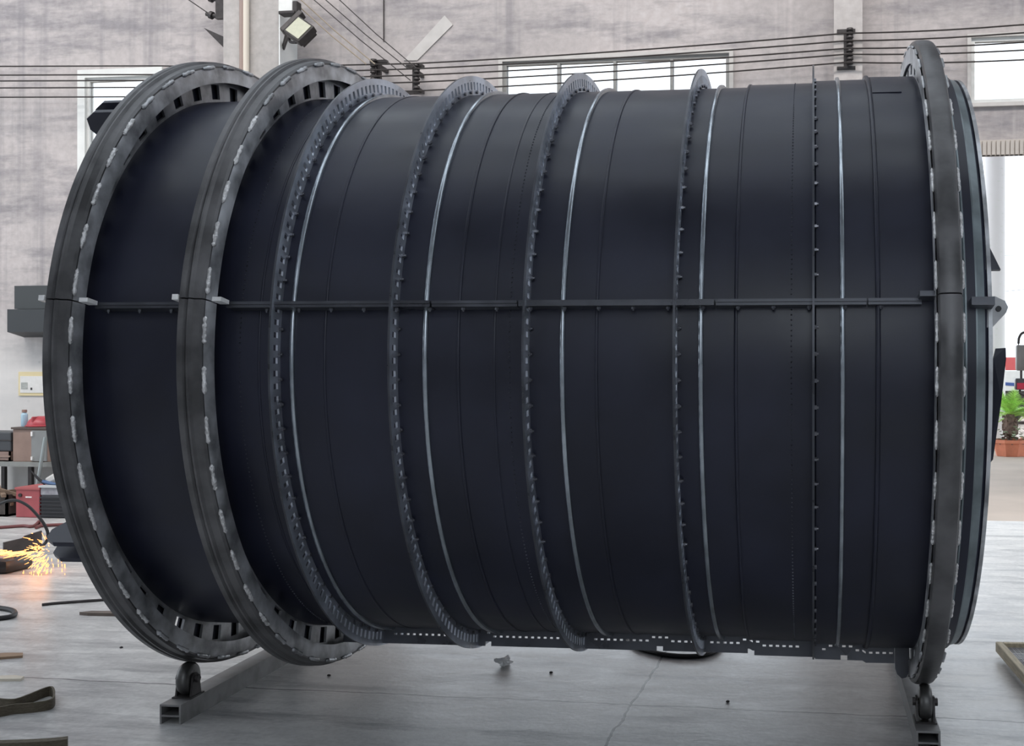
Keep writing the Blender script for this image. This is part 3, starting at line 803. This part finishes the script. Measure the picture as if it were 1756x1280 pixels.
bm = bmesh.new(); box(bm, (wd * .14, -dd - .03, ht * .75), (wd * .22, -dd - .016, ht * .88)); obj('hinge', bm, M_block, dr)
bm = bmesh.new(); box(bm, (wd * .14, -dd - .03, ht * .06), (wd * .22, -dd - .016, ht * .16)); obj('hinge', bm, M_block, dr)
ztc = zt + ht
a = wp(42, 700, YBn + .15)
e = empty('water_bottle', (a.x, a.y, ztc), 'pale blue plastic bottle with brown cap on the wooden cabinet', 'bottle')
hb_ = wp(42, 703, YBn + .15).z - ztc
bm = bmesh.new(); lathe(bm, [(.0, 0), (.029, 0), (.032, .01), (.032, hb_ * .68), (.028, hb_ * .76), (.016, hb_ * .82), (.016, hb_ * .86), (0, hb_ * .86)], n=20); obj('bottle_body', bm, mat('pale_blue_plastic', (.38, .55, .66), .25), e, True)
bm = bmesh.new(); lathe(bm, [(0, hb_ * .84), (.024, hb_ * .84), (.024, hb_), (0, hb_)], n=16); obj('cap', bm, mat('brown_cap', (.28, .18, .15), .6), e, True)
a = wp(67, 729, YBn + .15); rr = (wp(88, 729, YBn + .15) - wp(51, 729, YBn + .15)).x / 2
e = empty('hard_hat', (a.x + .01, a.y, ztc), 'red hard hat on the wooden cabinet', 'helmet')
bm = bmesh.new(); lathe(bm, [(rr * cos(t * pi / 16), .012 + rr * .78 * sin(t * pi / 16)) for t in range(9)], n=24); M_red = mat('red_plastic', (.42, .06, .075), .4); hh = obj('dome', bm, M_red, e, True)
bm = bmesh.new(); box(bm, (-.012, -rr * .92, rr * .3), (.012, rr * .92, rr * .86), bevel=.008); obj('ridge', bm, M_red, hh)
bm = bmesh.new(); lathe(bm, [(rr * .9, 0), (rr * 1.12, .004), (rr * 1.12, .012), (rr * .95, .02)], n=24); obj('brim', bm, M_red, e, True)
e, wd, ht, dd = item_box(-40, 19, 741, 777, .30, YBn + .05, zt + .10, 'dark_case', None, 'dark grey case on a brown crate at the bench\'s left end', 'case')
bm = bmesh.new(); box(bm, (-wd, -dd, 0), (wd, dd, ht), bevel=.012); obj('case_body', bm, mat('slate_case', (.055, .06, .068), .5), e)
bm = bmesh.new(); box(bm, (-wd - .004, -dd - .006, ht * .55), (wd + .004, dd, ht * .60)); obj('case_band', bm, M_iron, e)
e, wd, ht, dd = item_box(-40, 17, 778, 790, .32, YBn + .04, zt, 'wooden_crate', None, 'low brown crate under the dark case on the bench', 'crate')
ht = .098
bm = bmesh.new(); box(bm, (-wd, -dd, 0), (wd, dd, .012)); box(bm, (-wd, -dd, 0), (wd, -dd + .015, ht)); box(bm, (-wd, dd - .015, 0), (wd, dd, ht)); box(bm, (-wd, -dd, 0), (-wd + .015, dd, ht)); box(bm, (wd - .015, -dd, 0), (wd, dd, ht)); obj('crate_body', bm, mat('crate_brown', (.27, .19, .165), .7, var=.15, scale=12, stretch=(1, 1, 5)), e)
bm = bmesh.new(); box(bm, (-wd - .005, -dd - .008, ht * .45), (wd + .005, -dd + .002, ht * .6)); obj('slat', bm, mat('crate_slat', (.33, .24, .2), .7), e)
# red steel box on the floor
yb = YBn - .16
a = floor_pt(48, 888); yb = a.y / R
e, wd, ht, dd = item_box(27, 68, 836, 888, .30, yb, 0, 'red_metal_box', None, 'red metal toolbox standing on the floor below the bench', 'toolbox')
bm = bmesh.new(); box(bm, (-wd, -dd, 0), (wd, dd, ht * .97), bevel=.008); bd = obj('body', bm, mat('faded_red', (.38, .085, .095), .5, var=.1, scale=6), e)
bm = bmesh.new(); box(bm, (-wd - .006, -dd - .008, ht * .93), (wd + .006, dd + .005, ht)); obj('lid', bm, mat('faded_red_lid', (.42, .11, .11), .5), e)
bm = bmesh.new(); box(bm, (-wd * .15, -dd - .006, ht * .66), (wd * .35, -dd, ht * .70)); obj('name_plate', bm, M_block, e)
bm = bmesh.new(); cyl(bm, (-wd * .6, -dd - .012, ht * .74), (-wd * .6, -dd, ht * .74), .018, 12); obj('latch', bm, M_iron, e)
e, wd, ht, dd = item_box(70, 128, 850, 887, .30, yb, 0, 'plastic_crate', None, 'black ribbed crate on the floor right of the red toolbox', 'crate')
bm = bmesh.new(); box(bm, (-wd, -dd, 0), (wd, dd, ht), bevel=.01)
for i in range(6): box(bm, (-wd - .008, -dd - .012, ht * (.08 + i * .16)), (wd + .008, dd + .005, ht * (.13 + i * .16)))
obj('crate_body', bm, mat('black_plastic', (.03, .031, .036), .5), e)
zc_ = ht
e, wd, ht, dd = item_box(69, 120, 833, 850, .28, yb, zc_, 'grey_tray', None, 'pale grey tray on the black ribbed crate', 'tray')
bm = bmesh.new(); box(bm, (-wd, -dd, 0), (wd, dd, ht * .8), bevel=.01); obj('tray_body', bm, mat('grey_plastic', (.30, .30, .33), .5, var=.2, scale=20), e)
bm = bmesh.new(); box(bm, (-wd - .012, -dd - .012, ht * .8), (wd + .012, dd + .01, ht)); obj('rim', bm, mat('pale_plastic', (.55, .57, .58), .5), e)
zt2 = zc_ + ht
# blue shears and white roll on the tray
a = wall_pt(66, 828, yb); 
e = empty('pliers', (a.x, a.y + .06, zt2), 'blue and black hand shears resting on the grey tray', 'hand tool')
bm = bmesh.new(); tube(bm, [(.02, 0, .012), (-.04, 0, .05), (-.13, 0, .135)], [.016, .014, .005], 8); obj('handle', bm, M_black, e, True)
bm = bmesh.new(); tube(bm, [(.18, -.03, .012), (.08, 0, .016), (.0, 0, .03)], [.008, .016, .018], 8); obj('handle', bm, mat('blue_grip', (.06, .12, .25), .4), e, True)
a = wall_pt(80, 823, yb)
bm = bmesh.new(); box(bm, (-.055, -.05, 0), (.055, .05, .075), bevel=.02); bmesh.ops.transform(bm, matrix=Matrix.Rotation(radians(-30), 4, 'Y'), verts=bm.verts)
mz = min(v.co.z for v in bm.verts)
for v in bm.verts: v.co.z -= mz
o = setp(obj('paper_packet', bm, mat('white_packet', (.58, .57, .55), .7)), 'small white packet on the grey tray', 'packet'); o.location = (a.x, a.y + .12, zt2)
# leaning pole
a = floor_pt(64, 884); bm = bmesh.new()
pA = Vector((wall_pt(60, 840, yb).x, a.y - .05, 0)); pB = wall_pt(80, 750, YBn - .012); pB.y -= .02
pA = wall_pt(63, 832, yb + .22); pA.z = 0.0; pA.x -= .10; pA.y = YBn * R - .12
tube(bm, [pA, pB], .017, 10); setp(obj('steel_pole', bm, mat('pale_steel', (.32, .36, .36), .4, .5), smooth=True), 'grey steel pole leaning against the bench front', 'pole')
# small things left of the toolbox
e, wd, ht, dd = item_box(-30, 12, 826, 884, .3, yb + .02, 0, 'scrap_bin', None, 'dark wooden bin with brown scrap at the left edge below the bench', 'bin')
ht *= .62
bm = bmesh.new(); box(bm, (-wd, -dd, 0), (wd, dd, .02)); 
for lo, hi in (((-wd, -dd, 0), (wd, -dd + .02, ht)), ((-wd, dd - .02, 0), (wd, dd, ht)), ((-wd, -dd, 0), (-wd + .02, dd, ht)), ((wd - .02, -dd, 0), (wd, dd, ht))): box(bm, lo, hi)
obj('bin_body', bm, mat('dark_wood', (.06, .05, .045), .7, var=.3, scale=10), e)
bm = bmesh.new()
for i in range(16):
    c = Vector((random.uniform(-wd, wd) * .75, random.uniform(-dd, dd) * .7, random.uniform(.4, 1.15) * ht)); l = random.uniform(.05, .14)
    box(bm, (-l, -.02, -.014), (l, .02, .014), Matrix.Translation(c) @ Matrix.Rotation(random.uniform(0, 3), 4, 'Z') @ Matrix.Rotation(random.uniform(-.5, .5), 4, 'Y'))
o = obj('scrap', bm, mat('scrap_brown', (.24, .17, .12), .7, var=.5, scale=6), e); o['kind'] = 'stuff'

# ------------------------------------------------------------------ grinding corner
def ribbon(bm, path, ht, tk=.004):
    """Webbing standing on its edge along a floor path."""
    P = [Vector(p) for p in path]; cols = []
    for i, p in enumerate(P):
        a = P[max(0, i - 1)]; b = P[min(len(P) - 1, i + 1)]; t = (b - a); t.z = 0; t.normalize(); nn = Vector((-t.y, t.x, 0)) * tk
        h = ht[i] if isinstance(ht, list) else ht
        cols.append([bm.verts.new(q) for q in (p - nn, p + nn, p + nn + Vector((0, 0, h)), p - nn + Vector((0, 0, h)))])
    for A, B in zip(cols, cols[1:]):
        for k in range(4): bm.faces.new((A[k], A[(k + 1) % 4], B[(k + 1) % 4], B[k]))
    bm.faces.new(cols[0][::-1]); bm.faces.new(cols[-1])
a, b = floor_pt(6, 953), floor_pt(71, 944); 
d_ = (b - a); L = d_.length; e = empty('steel_plate', a, 'rusty grey steel plate standing on edge beside the sparks', 'plate', rz=atan2(d_.y, d_.x))
bm = bmesh.new(); prism(bm, [(0, 0), (L, 0), (L, .155), (L * .55, .13), (L * .5, .115), (0, .10)], 'y', -.008, .008); obj('plate_body', bm, mat('rusty_plate', (.075, .062, .058), .6, .3, var=.3, scale=6), e)
bm = bmesh.new(); box(bm, (L * .2, .008, 0), (L * .26, .08, .06)); obj('foot_bracket', bm, M_iron, e)
e = empty('tool_tray', floor_pt(2, 979), 'black rounded tray with a pale rim row at the left edge near the sparks', 'tray')
bm = bmesh.new(); box(bm, (-.42, -.14, 0), (.155, .14, .10), bevel=.035); obj('tray_body', bm, mat('black_gloss_tray', (.014, .014, .016), .3), e, True, 40)
bm = bmesh.new(); box(bm, (-.38, -.10, .10), (.10, .10, .108)); obj('tray_top', bm, mat('tray_grey', (.22, .22, .23), .5, var=.2, scale=10), e)
for i in range(6):
    bm = bmesh.new(); box(bm, (-.36 + i * .08, -.146, .028), (-.325 + i * .08, -.138, .040)); obj('rivet', bm, M_block, e)
# sparks
bm = bmesh.new(); c0 = floor_pt(64, 985)
sy = c0.y / R
src = wall_pt(80, 950, sy - .05)
for i in range(170):
    u = random.gauss(66, 9) if i > 40 else random.uniform(0, 60); v = 955 + random.gauss(0, 13) if i > 40 else 948 + random.gauss(0, 2)
    p = wall_pt(min(u, 84), min(v, 978), sy + random.uniform(-.15, .1)); dv = (p - src); dv = dv.normalized() if dv.length > 1e-4 else Vector((-1, 0, 0))
    dv = (dv + Vector((-.4, 0, -.5 * random.random()))).normalized(); l = random.uniform(.015, .06) if i > 40 else random.uniform(.06, .16)
    p.z = max(p.z, .03)
    tube(bm, [p, p + dv * l * .9], [.003 if i > 40 else .004, .001], 4)
for i in range(40):
    u = random.uniform(36, 115); v = random.uniform(962, 990); p = floor_pt(u, min(v, 992)); p.z = .004
    tube(bm, [p, p + Vector((0, 0, random.uniform(.004, .03)))], .0025, 4)
setp(obj('sparks', bm, mat('hot_sparks', (1, .5, .2), .5, emit=(1.0, .34, .09), estr=2.6)), 'shower of orange grinding sparks by the drum\'s lower left', 'sparks', kind='stuff')
gl = bpy.data.lights.new('spark_glow', 'POINT'); gl.energy = 0.7; gl.color = (1, .5, .2); gl.shadow_soft_size = .1
go = bpy.data.objects.new('spark_glow', gl); C.objects.link(go); go.location = wall_pt(62, 950, sy)
# hoses and cables on the floor
def cable(nm, pts, rad, m, lab, cat='cable', closed=False):
    bm = bmesh.new(); tube(bm, catmull(pts, 10, closed), rad, 8, closed); return setp(obj(nm, bm, m, smooth=True), lab, cat)
def fl_(u, v, z): return floor_pt(u, v) + Vector((0, 0, z))
yh = floor_pt(70, 940).y / R
cable('air_hose', [wall_pt(u, v, yh) if v < 935 else fl_(u, v, .012) for u, v in ((-30, 872), (-5, 866), (15, 859), (30, 859), (48, 868), (64, 884), (76, 900), (82, 915), (80, 928), (74, 938))], .012, M_black, 'black hose arching up in front of the red toolbox', 'hose')
cable('air_hose', [fl_(u, v, .014) for u, v in ((-30, 910), (10, 907), (40, 905), (52, 906), (60, 904), (68, 897), (72, 902), (62, 908), (70, 905), (100, 903), (140, 902))], .014, mat('red_hose', (.17, .05, .05), .5), 'dark red hose lying along the floor behind the sparks', 'hose')
cable('cable', [fl_(u, v, .014) for u, v in ((-60, 1042), (-10, 1046), (18, 1050), (26, 1056), (18, 1062), (-10, 1066), (-60, 1072))], .014, M_black, 'black cable loop on the floor at the left edge')
cable('steel_rod', [fl_(u, v, .008) for u, v in ((72, 1040), (100, 1037), (170, 1032), (230, 1028))], .009, M_iron, 'thin dark rod on the floor pointing under the left ring', 'rod')
cable('cable', [fl_(u, v, .012) for u, v in ((1075, 1095), (1090, 1113), (1112, 1121), (1140, 1127), (1170, 1130), (1200, 1129), (1225, 1122), (1238, 1108), (1225, 1090), (1160, 1080), (1100, 1084))], .012, M_black, 'black cable coil on the floor under the drum', closed=True)
a = fl_(140, 1054, 0); bm = bmesh.new(); bx = fl_(215, 1056, 0); d_ = bx - a
prism(bm, [(0, -.02), (.06, -.035), (d_.length, -.03), (d_.length, .04), (.05, .02)], 'z', 0, .018, Matrix.Rotation(atan2(d_.y, d_.x), 4, 'Z'))
o = setp(obj('wood_offcut', bm, mat('dark_offcut', (.12, .095, .08), .7, var=.2, scale=10)), 'dark wood offcut on the floor beside the left ring', 'wood'); o.location = a
# webbing slings
M_web = mat('olive_webbing', (.105, .088, .062), .85, var=.2, scale=60, stretch=(1, 1, 4), bump=.3)
bm = bmesh.new(); ribbon(bm, catmull([fl_(u, v, 0) for u, v in ((-70, 1217), (-20, 1214), (22, 1216), (48, 1208), (72, 1198), (88, 1194), (93, 1204), (88, 1216), (60, 1222), (25, 1225), (0, 1230), (-60, 1240))], 8), .042)
setp(obj('webbing_sling', bm, M_web, smooth=True, angle=40), 'olive webbing sling standing in a loop on the floor at lower left', 'strap', 'webbing slings')
bm = bmesh.new(); ribbon(bm, catmull([fl_(u, v, 0) for u, v in ((-80, 1300), (-20, 1296), (40, 1294), (90, 1291), (116, 1288))], 8), .05, .02)
setp(obj('webbing_sling', bm, M_web), 'folded olive webbing strip cut off by the lower left corner', 'strap', 'webbing slings')
# scraps
def scrap(u, v, w_, d_, nm, m, lab, cat, rz=0, z=.012):
    bm = bmesh.new(); pts = [(-w_, -d_ * .6), (-w_ * .2, -d_), (w_, -d_ * .5), (w_ * .8, d_ * .7), (0, d_), (-w_ * .8, d_ * .5)]
    prism(bm, pts, 'z', 0, z, Matrix.Rotation(rz, 4, 'Z')); o = setp(obj(nm, bm, m), lab, cat); o.location = floor_pt(u, v); return o
scrap(2, 1128, .11, .05, 'cardboard_scrap', mat('cardboard', (.30, .20, .13), .8), 'brown cardboard scrap on the floor at the left edge', 'scrap', .3)
scrap(15, 1166, .075, .035, 'paper_scrap', mat('cream_paper', (.62, .56, .47), .8), 'cream paper scrap on the floor above the olive sling', 'scrap', 0)
bm = bmesh.new(); bmesh.ops.create_icosphere(bm, subdivisions=4, radius=1)
rnd = random.Random(3); dirs = [(Vector((rnd.gauss(0, 1), rnd.gauss(0, 1), rnd.gauss(0, 1))).normalized(), rnd.uniform(.3, .9)) for _ in range(34)]
for v in bm.verts:
    n_ = v.co.normalized(); k = 1.0
    for d_, c_ in dirs: k -= c_ * max(0, n_.dot(d_) - .82) * 3.4
    v.co = n_ * k; v.co = Vector((v.co.x * .055, v.co.y * .045, max(v.co.z * .035, -.022) + .022))
o = setp(obj('paper_tissue', bm, mat('white_tissue', (.95, .95, .95), .8)), 'crumpled white tissue on the floor in front of the drum', 'tissue'); o.location = floor_pt(864, 1143); o.rotation_euler = (0, 0, .7)
for (u, v, lab) in ((945, 1155, 'tiny dark stone on the floor right of the tissue'), (1248, 1205, 'tiny dark stone at the floor joint under the drum'), (564, 1160, 'tiny dark stone on the floor right of the left beam'), (208, 1112, 'tiny dark stone on the floor left of the left ring')):
    bm = bmesh.new(); bmesh.ops.create_icosphere(bm, subdivisions=1, radius=.010)
    for x in bm.verts: x.co.z = max(-.004, x.co.z * .6) + .004
    o = setp(obj('stone', bm, M_iron), lab, 'stone', 'floor stones'); o.location = floor_pt(u, v)

# wire mesh panel at the right
a = floor_pt(1707, 1128); b = floor_pt(1800, 1240)
zz = .060
pa = Vector((a.x, a.y, 0)); ang = atan2(b.y - a.y, b.x - a.x); Lp = .95; Wp = .75
e = empty('mesh_panel', pa, 'wood-framed wire mesh panel propped off the floor at lower right', 'panel', rz=ang)
M_wood = mat('pale_wood', (.42, .36, .25), .6, var=.2, scale=8, stretch=(1, 8, 8))
for lo, hi in (((0, 0, zz - .03), (Lp, .035, zz + .02)), ((0, Wp - .035, zz - .03), (Lp, Wp, zz + .02)), ((0, .035, zz - .03), (.035, Wp - .035, zz + .02)), ((Lp - .035, .035, zz - .03), (Lp, Wp - .035, zz + .02))):
    bm = bmesh.new(); box(bm, lo, hi, bevel=.004); obj('frame_bar', bm, M_wood, e)
bm = bmesh.new()
for i in range(1, 40): x = Lp * i / 40; box(bm, (x - .002, .03, zz - .002), (x + .002, Wp - .03, zz + .002))
for i in range(1, 32): y = Wp * i / 32; box(bm, (.03, y - .002, zz - .004), (Lp - .03, y + .002, zz))
obj('wire_mesh', bm, mat('mesh_wire', (.38, .38, .39), .4, .6), e)
bm = bmesh.new(); box(bm, (.05, .30, zz + .002), (.10, .50, zz + .028)); obj('handle_bar', bm, M_iron, e)
for x, y in ((.15, .05), (.15, Wp - .1), (Lp - .2, .05), (Lp - .2, Wp - .1)):
    bm = bmesh.new(); box(bm, (x, y, 0), (x + .05, y + .05, zz - .03)); obj('foot_block', bm, mat('red_block', (.25, .07, .07), .6), e)

# ------------------------------------------------------------------ outside the door
plain_box('ground', (-40, YW + TW * .5, -.2), (60, 120, -.002), M_yard)
plain_box('trim_8', (-1.0, YW + TW, 8.6), (16, 23.5, 8.8), M_roof)      # unseen canopy added to keep sky light off the floor by the door
yo = floor_pt(1730, 782).y / R
# white column beyond the planters
pc = wall_pt(1690, 300, yo + 1.1); pc2 = wall_pt(1726, 300, yo + 1.1)
e = empty('porch_column', ((pc.x + pc2.x) / 2 , pc.y + .16, 0), 'pale grey round column standing outside the door', 'column')
rc = (pc2.x - pc.x) / 2
bm = bmesh.new(); cyl(bm, (0, 0, 0), (0, 0, 5.3), rc, 32); obj('shaft', bm, mat('pale_column', (.78, .77, .78), .5), e, True)
bm = bmesh.new(); rs = random.Random(5)
for i in range(44):
    z = .4 + i * .11; a0 = rs.uniform(-2.6, -.9); n = 4
    V_ = []
    for k in range(n + 1):
        t = a0 + .22 * k / n; V_.append([bm.verts.new((rr * cos(t), rr * sin(t), z + dz_)) for rr, dz_ in ((rc * .99, 0), (rc * 1.012, 0), (rc * 1.012, .02), (rc * .99, .02))])
    for A, B in zip(V_, V_[1:]):
        for q in range(4): bm.faces.new((A[q], A[(q + 1) % 4], B[(q + 1) % 4], B[q]))
    bm.faces.new(V_[0][::-1]); bm.faces.new(V_[-1])
o = obj('strap_clip', bm, M_white, e); o['kind'] = 'stuff'
# planters with cycads
M_terra = mat('terracotta', (.62, .22, .13), .75, var=.12, scale=6)
M_leaf = mat('bright_leaf', (.42, .70, .16), .5, var=.3, scale=9); M_under = mat('grey_green_leaf', (.30, .36, .25), .6, var=.4, scale=12)
M_trunk = mat('cycad_trunk', (.17, .12, .10), .9, var=.4, scale=20)
def planter(u, lab, seed):
    rn = random.Random(seed); c = wall_pt(u, 782, yo); c.z = 0
    e = empty('potted_cycad', c + Vector((0, .5 * (seed - 1), 0)), lab, 'potted plant', 'potted cycads by the door')
    k = 1.0; rp = .275
    bm = bmesh.new()
    prof_ = [(rp * .80, 0), (rp * .98, .18), (rp * .98, .20), (rp * 1.08, .21), (rp * 1.08, .26), (rp * .95, .26), (rp * .92, .20)]
    lathe(bm, prof_, n=8, a0=pi / 8, a1=pi / 8 + 2 * pi); obj('pot', bm, M_terra, e)
    bm = bmesh.new(); cyl(bm, (0, 0, .19), (0, 0, .225), rp * .93, 8); obj('soil', bm, M_trunk, e)
    bm = bmesh.new(); tube(bm, [(0, 0, .2), (.01, 0, .35), (0, 0, .55), (0, 0, .66)], [.10, .12, .11, .06], 10)
    for i in range(70):
        t = rn.uniform(0, 2 * pi); z = rn.uniform(.26, .62); box(bm, (-.012, -.012, 0), (.035, .012, .03), Matrix.Translation((.09 * cos(t), .09 * sin(t), z)) @ Matrix.Rotation(t, 4, 'Z'))
    obj('trunk', bm, M_trunk, e)
    bm = bmesh.new()
    for f in range(34):
        az = 2 * pi * f / 34 * 2.618; el = rn.uniform(.15, 1.35); L = rn.uniform(.44, .60); pts = []
        for j in range(12):
            t = j / 11; r_ = L * (t * cos(el)) * (1 + .25 * t); z = .64 + L * (t * sin(el) * 1.0 - .45 * t * t * (1.1 - .5 * sin(el)))
            pts.append(Vector((r_ * cos(az), r_ * sin(az), z)))
        tube(bm, pts, .006, 4)
        for j in range(1, 11):
            p_ = pts[j]; t_ = (pts[j + 1] - pts[j - 1]).normalized(); sd = t_.cross(Vector((0, 0, 1))).normalized(); w_ = .13 * sin(pi * (j / 12) ** .7) + .02
            for half in (0, .5):
                pp = p_ + t_ * half * .05
                for sg in (-1, 1):
                    q0 = pp - t_ * .009; q1 = pp + t_ * .009; tip = pp + sd * sg * w_ + t_ * .05 + Vector((0, 0, .02))
                    va = [bm.verts.new(x) for x in (q0, q1, tip)]; bm.faces.new(va)
    obj('fronds', bm, M_leaf, e)
    bm = bmesh.new()
    for i in range(90):
        t = rn.uniform(0, 2 * pi); r_ = rn.uniform(.05, .25); c_ = Vector((r_ * cos(t), r_ * sin(t), rn.uniform(.22, .48))); s_ = rn.uniform(.03, .06); m_ = Matrix.Rotation(rn.uniform(0, 6), 4, 'Z') @ Matrix.Rotation(rn.uniform(-1, 1), 4, 'X')
        bm.faces.new([bm.verts.new(c_ + m_ @ Vector(q)) for q in ((-s_, 0, 0), (0, -s_ * .5, 0), (s_, 0, .01), (0, s_ * .5, 0))])
    o = obj('underplanting', bm, M_under, e); o['kind'] = 'stuff'
planter(1732, 'bright green cycad in a terracotta pot outside the door', 1); planter(1790, 'second cycad in terracotta pot, cut off by the right edge', 2)
# truck mirror entering the frame
ym = yo - 3.2
a = wall_pt(1742, 590, ym)
e = empty('lorry', (wall_pt(1850, 700, ym).x, a.y + .6, 0), 'parked lorry at the right edge showing only its grey and red-reflecting mirrors', 'lorry')
B0 = e.location
m1, m2 = wall_pt(1742, 592, ym) - B0, wall_pt(1766, 636, ym) - B0
bm = bmesh.new(); box(bm, (m1.x, m1.y - .05, m2.z), (m2.x, m1.y + .06, m1.z), bevel=.02); obj('mirror', bm, mat('mirror_grey', (.20, .20, .195), .4, var=.1, scale=6), e, True, 40)
n1, n2 = wall_pt(1740, 649, ym) - B0, wall_pt(1768, 669, ym) - B0
bm = bmesh.new(); box(bm, (n1.x, n1.y - .05, n2.z), (n2.x, n1.y + .06, n1.z), bevel=.02); mm = obj('mirror', bm, mat('mirror_dark', (.05, .05, .055), .3), e, True, 40)
bm = bmesh.new(); box(bm, (n1.x + .02, n1.y - .056, n2.z + .01), (n2.x - .02, n1.y - .05, n2.z + .085)); obj('mirror_glass', bm, mat('mirror_red_reflection', (.55, .03, .07), .3), mm)  # red reflection painted into the glass colour
bm = bmesh.new()
xk = (m1.x + m2.x) / 2 - .02
tube(bm, catmull([(xk - .03, m1.y, m1.z - .05), (xk - .02, m1.y, m1.z + .10), (xk + .08, m1.y, m1.z + .16), (-.2, m1.y + .2, m1.z + .14), (.02, .1, m1.z + .05)], 6), .016, 8)
tube(bm, [(xk, m1.y, m2.z + .02), (xk, n1.y, n1.z - .02)], .014, 8); tube(bm, catmull([(xk, n1.y, n2.z + .03), (xk + .02, n1.y, n2.z - .06), (-.2, n1.y + .2, n2.z - .10), (.02, .1, n2.z - .05)], 6), .013, 8)
obj('mirror_arm', bm, M_iron, e, True)
bm = bmesh.new(); prism(bm, [(-.2, .55), (-.15, 1.5), (.25, 2.6), (2.2, 2.6), (2.2, .55)], 'y', .0, 2.2, Matrix.Translation((0, 0, 0))); obj('cab', bm, M_white, e)
for y in (.25, 1.95):
    bm = bmesh.new(); cyl(bm, (1.0, y - .14, .45), (1.0, y + .14, .45), .45, 24); obj('wheel', bm, M_black, e, True)
# vehicles far behind
yv = yo + 7
def car(u0, u1, vt, yv_, nm, m, m2, lab, cat, hgt, sill):
    a, b = wall_pt(u0, vt, yv_), wall_pt(u1, vt, yv_); L = b.x - a.x
    e = empty(nm, (a.x, a.y, 0), lab, cat)
    h = hgt; bm = bmesh.new(); prism(bm, [(0, .30), (0, h * .9), (L * .02, h * .97), (L * .08, h), (L * .80, h), (L * .93, h * .6), (L, h * .55), (L, .30)], 'y', 0, 1.7); obj('body', bm, m, e)
    bm = bmesh.new(); box(bm, (-.01, -.014, .30), (L + .01, 1.714, sill)); obj('sill', bm, M_iron, e)
    bm = bmesh.new(); prism(bm, [(L * .46, h * .64), (L * .46, h * .94), (L * .76, h * .94), (L * .86, h * .64)], 'y', -.012, 1.712); obj('windows', bm, M_iron, e)
    bm = bmesh.new(); prism(bm, [(L * .02, h * .74), (L * .02, h * .80), (L * .98, h * .70), (L * .98, h * .64)], 'y', -.012, .002); obj('stripe', bm, m2, e)
    for x in (.2, .8):
        for y in (0.0, 1.5):
            bm = bmesh.new(); cyl(bm, (L * x, y, .32), (L * x, y + .2, .32), .32, 20); obj('wheel', bm, M_black, e, True)
M_bl = mat('blue_stripe', (.05, .10, .30), .4)
car(1700, 1850, 648, yv, 'parked_car', M_white, M_bl, 'white car with blue stripe parked far outside the door', 'car', 1.28, .80)
car(1690, 1860, 626, yv + 3, 'parked_van', mat('red_paint', (.55, .10, .10), .4), M_white, 'red van parked behind the white car outside', 'van', 1.62, .5)
for i, (v0_, v1_) in enumerate(((425, 440), (500, 487))):
    a, b = wall_pt(1600, v0_, yo + 10), wall_pt(1850, v1_, yo + 10)
    bm = bmesh.new(); tube(bm, [a, (a + b) / 2 - Vector((0, 0, .1)), b], .010, 6); setp(obj('power_line', bm, mat('power_line_grey', (.35, .36, .38), .6)), ('upper' if i == 0 else 'lower') + ' thin power line against the sky outside the door', 'power line', 'power lines')
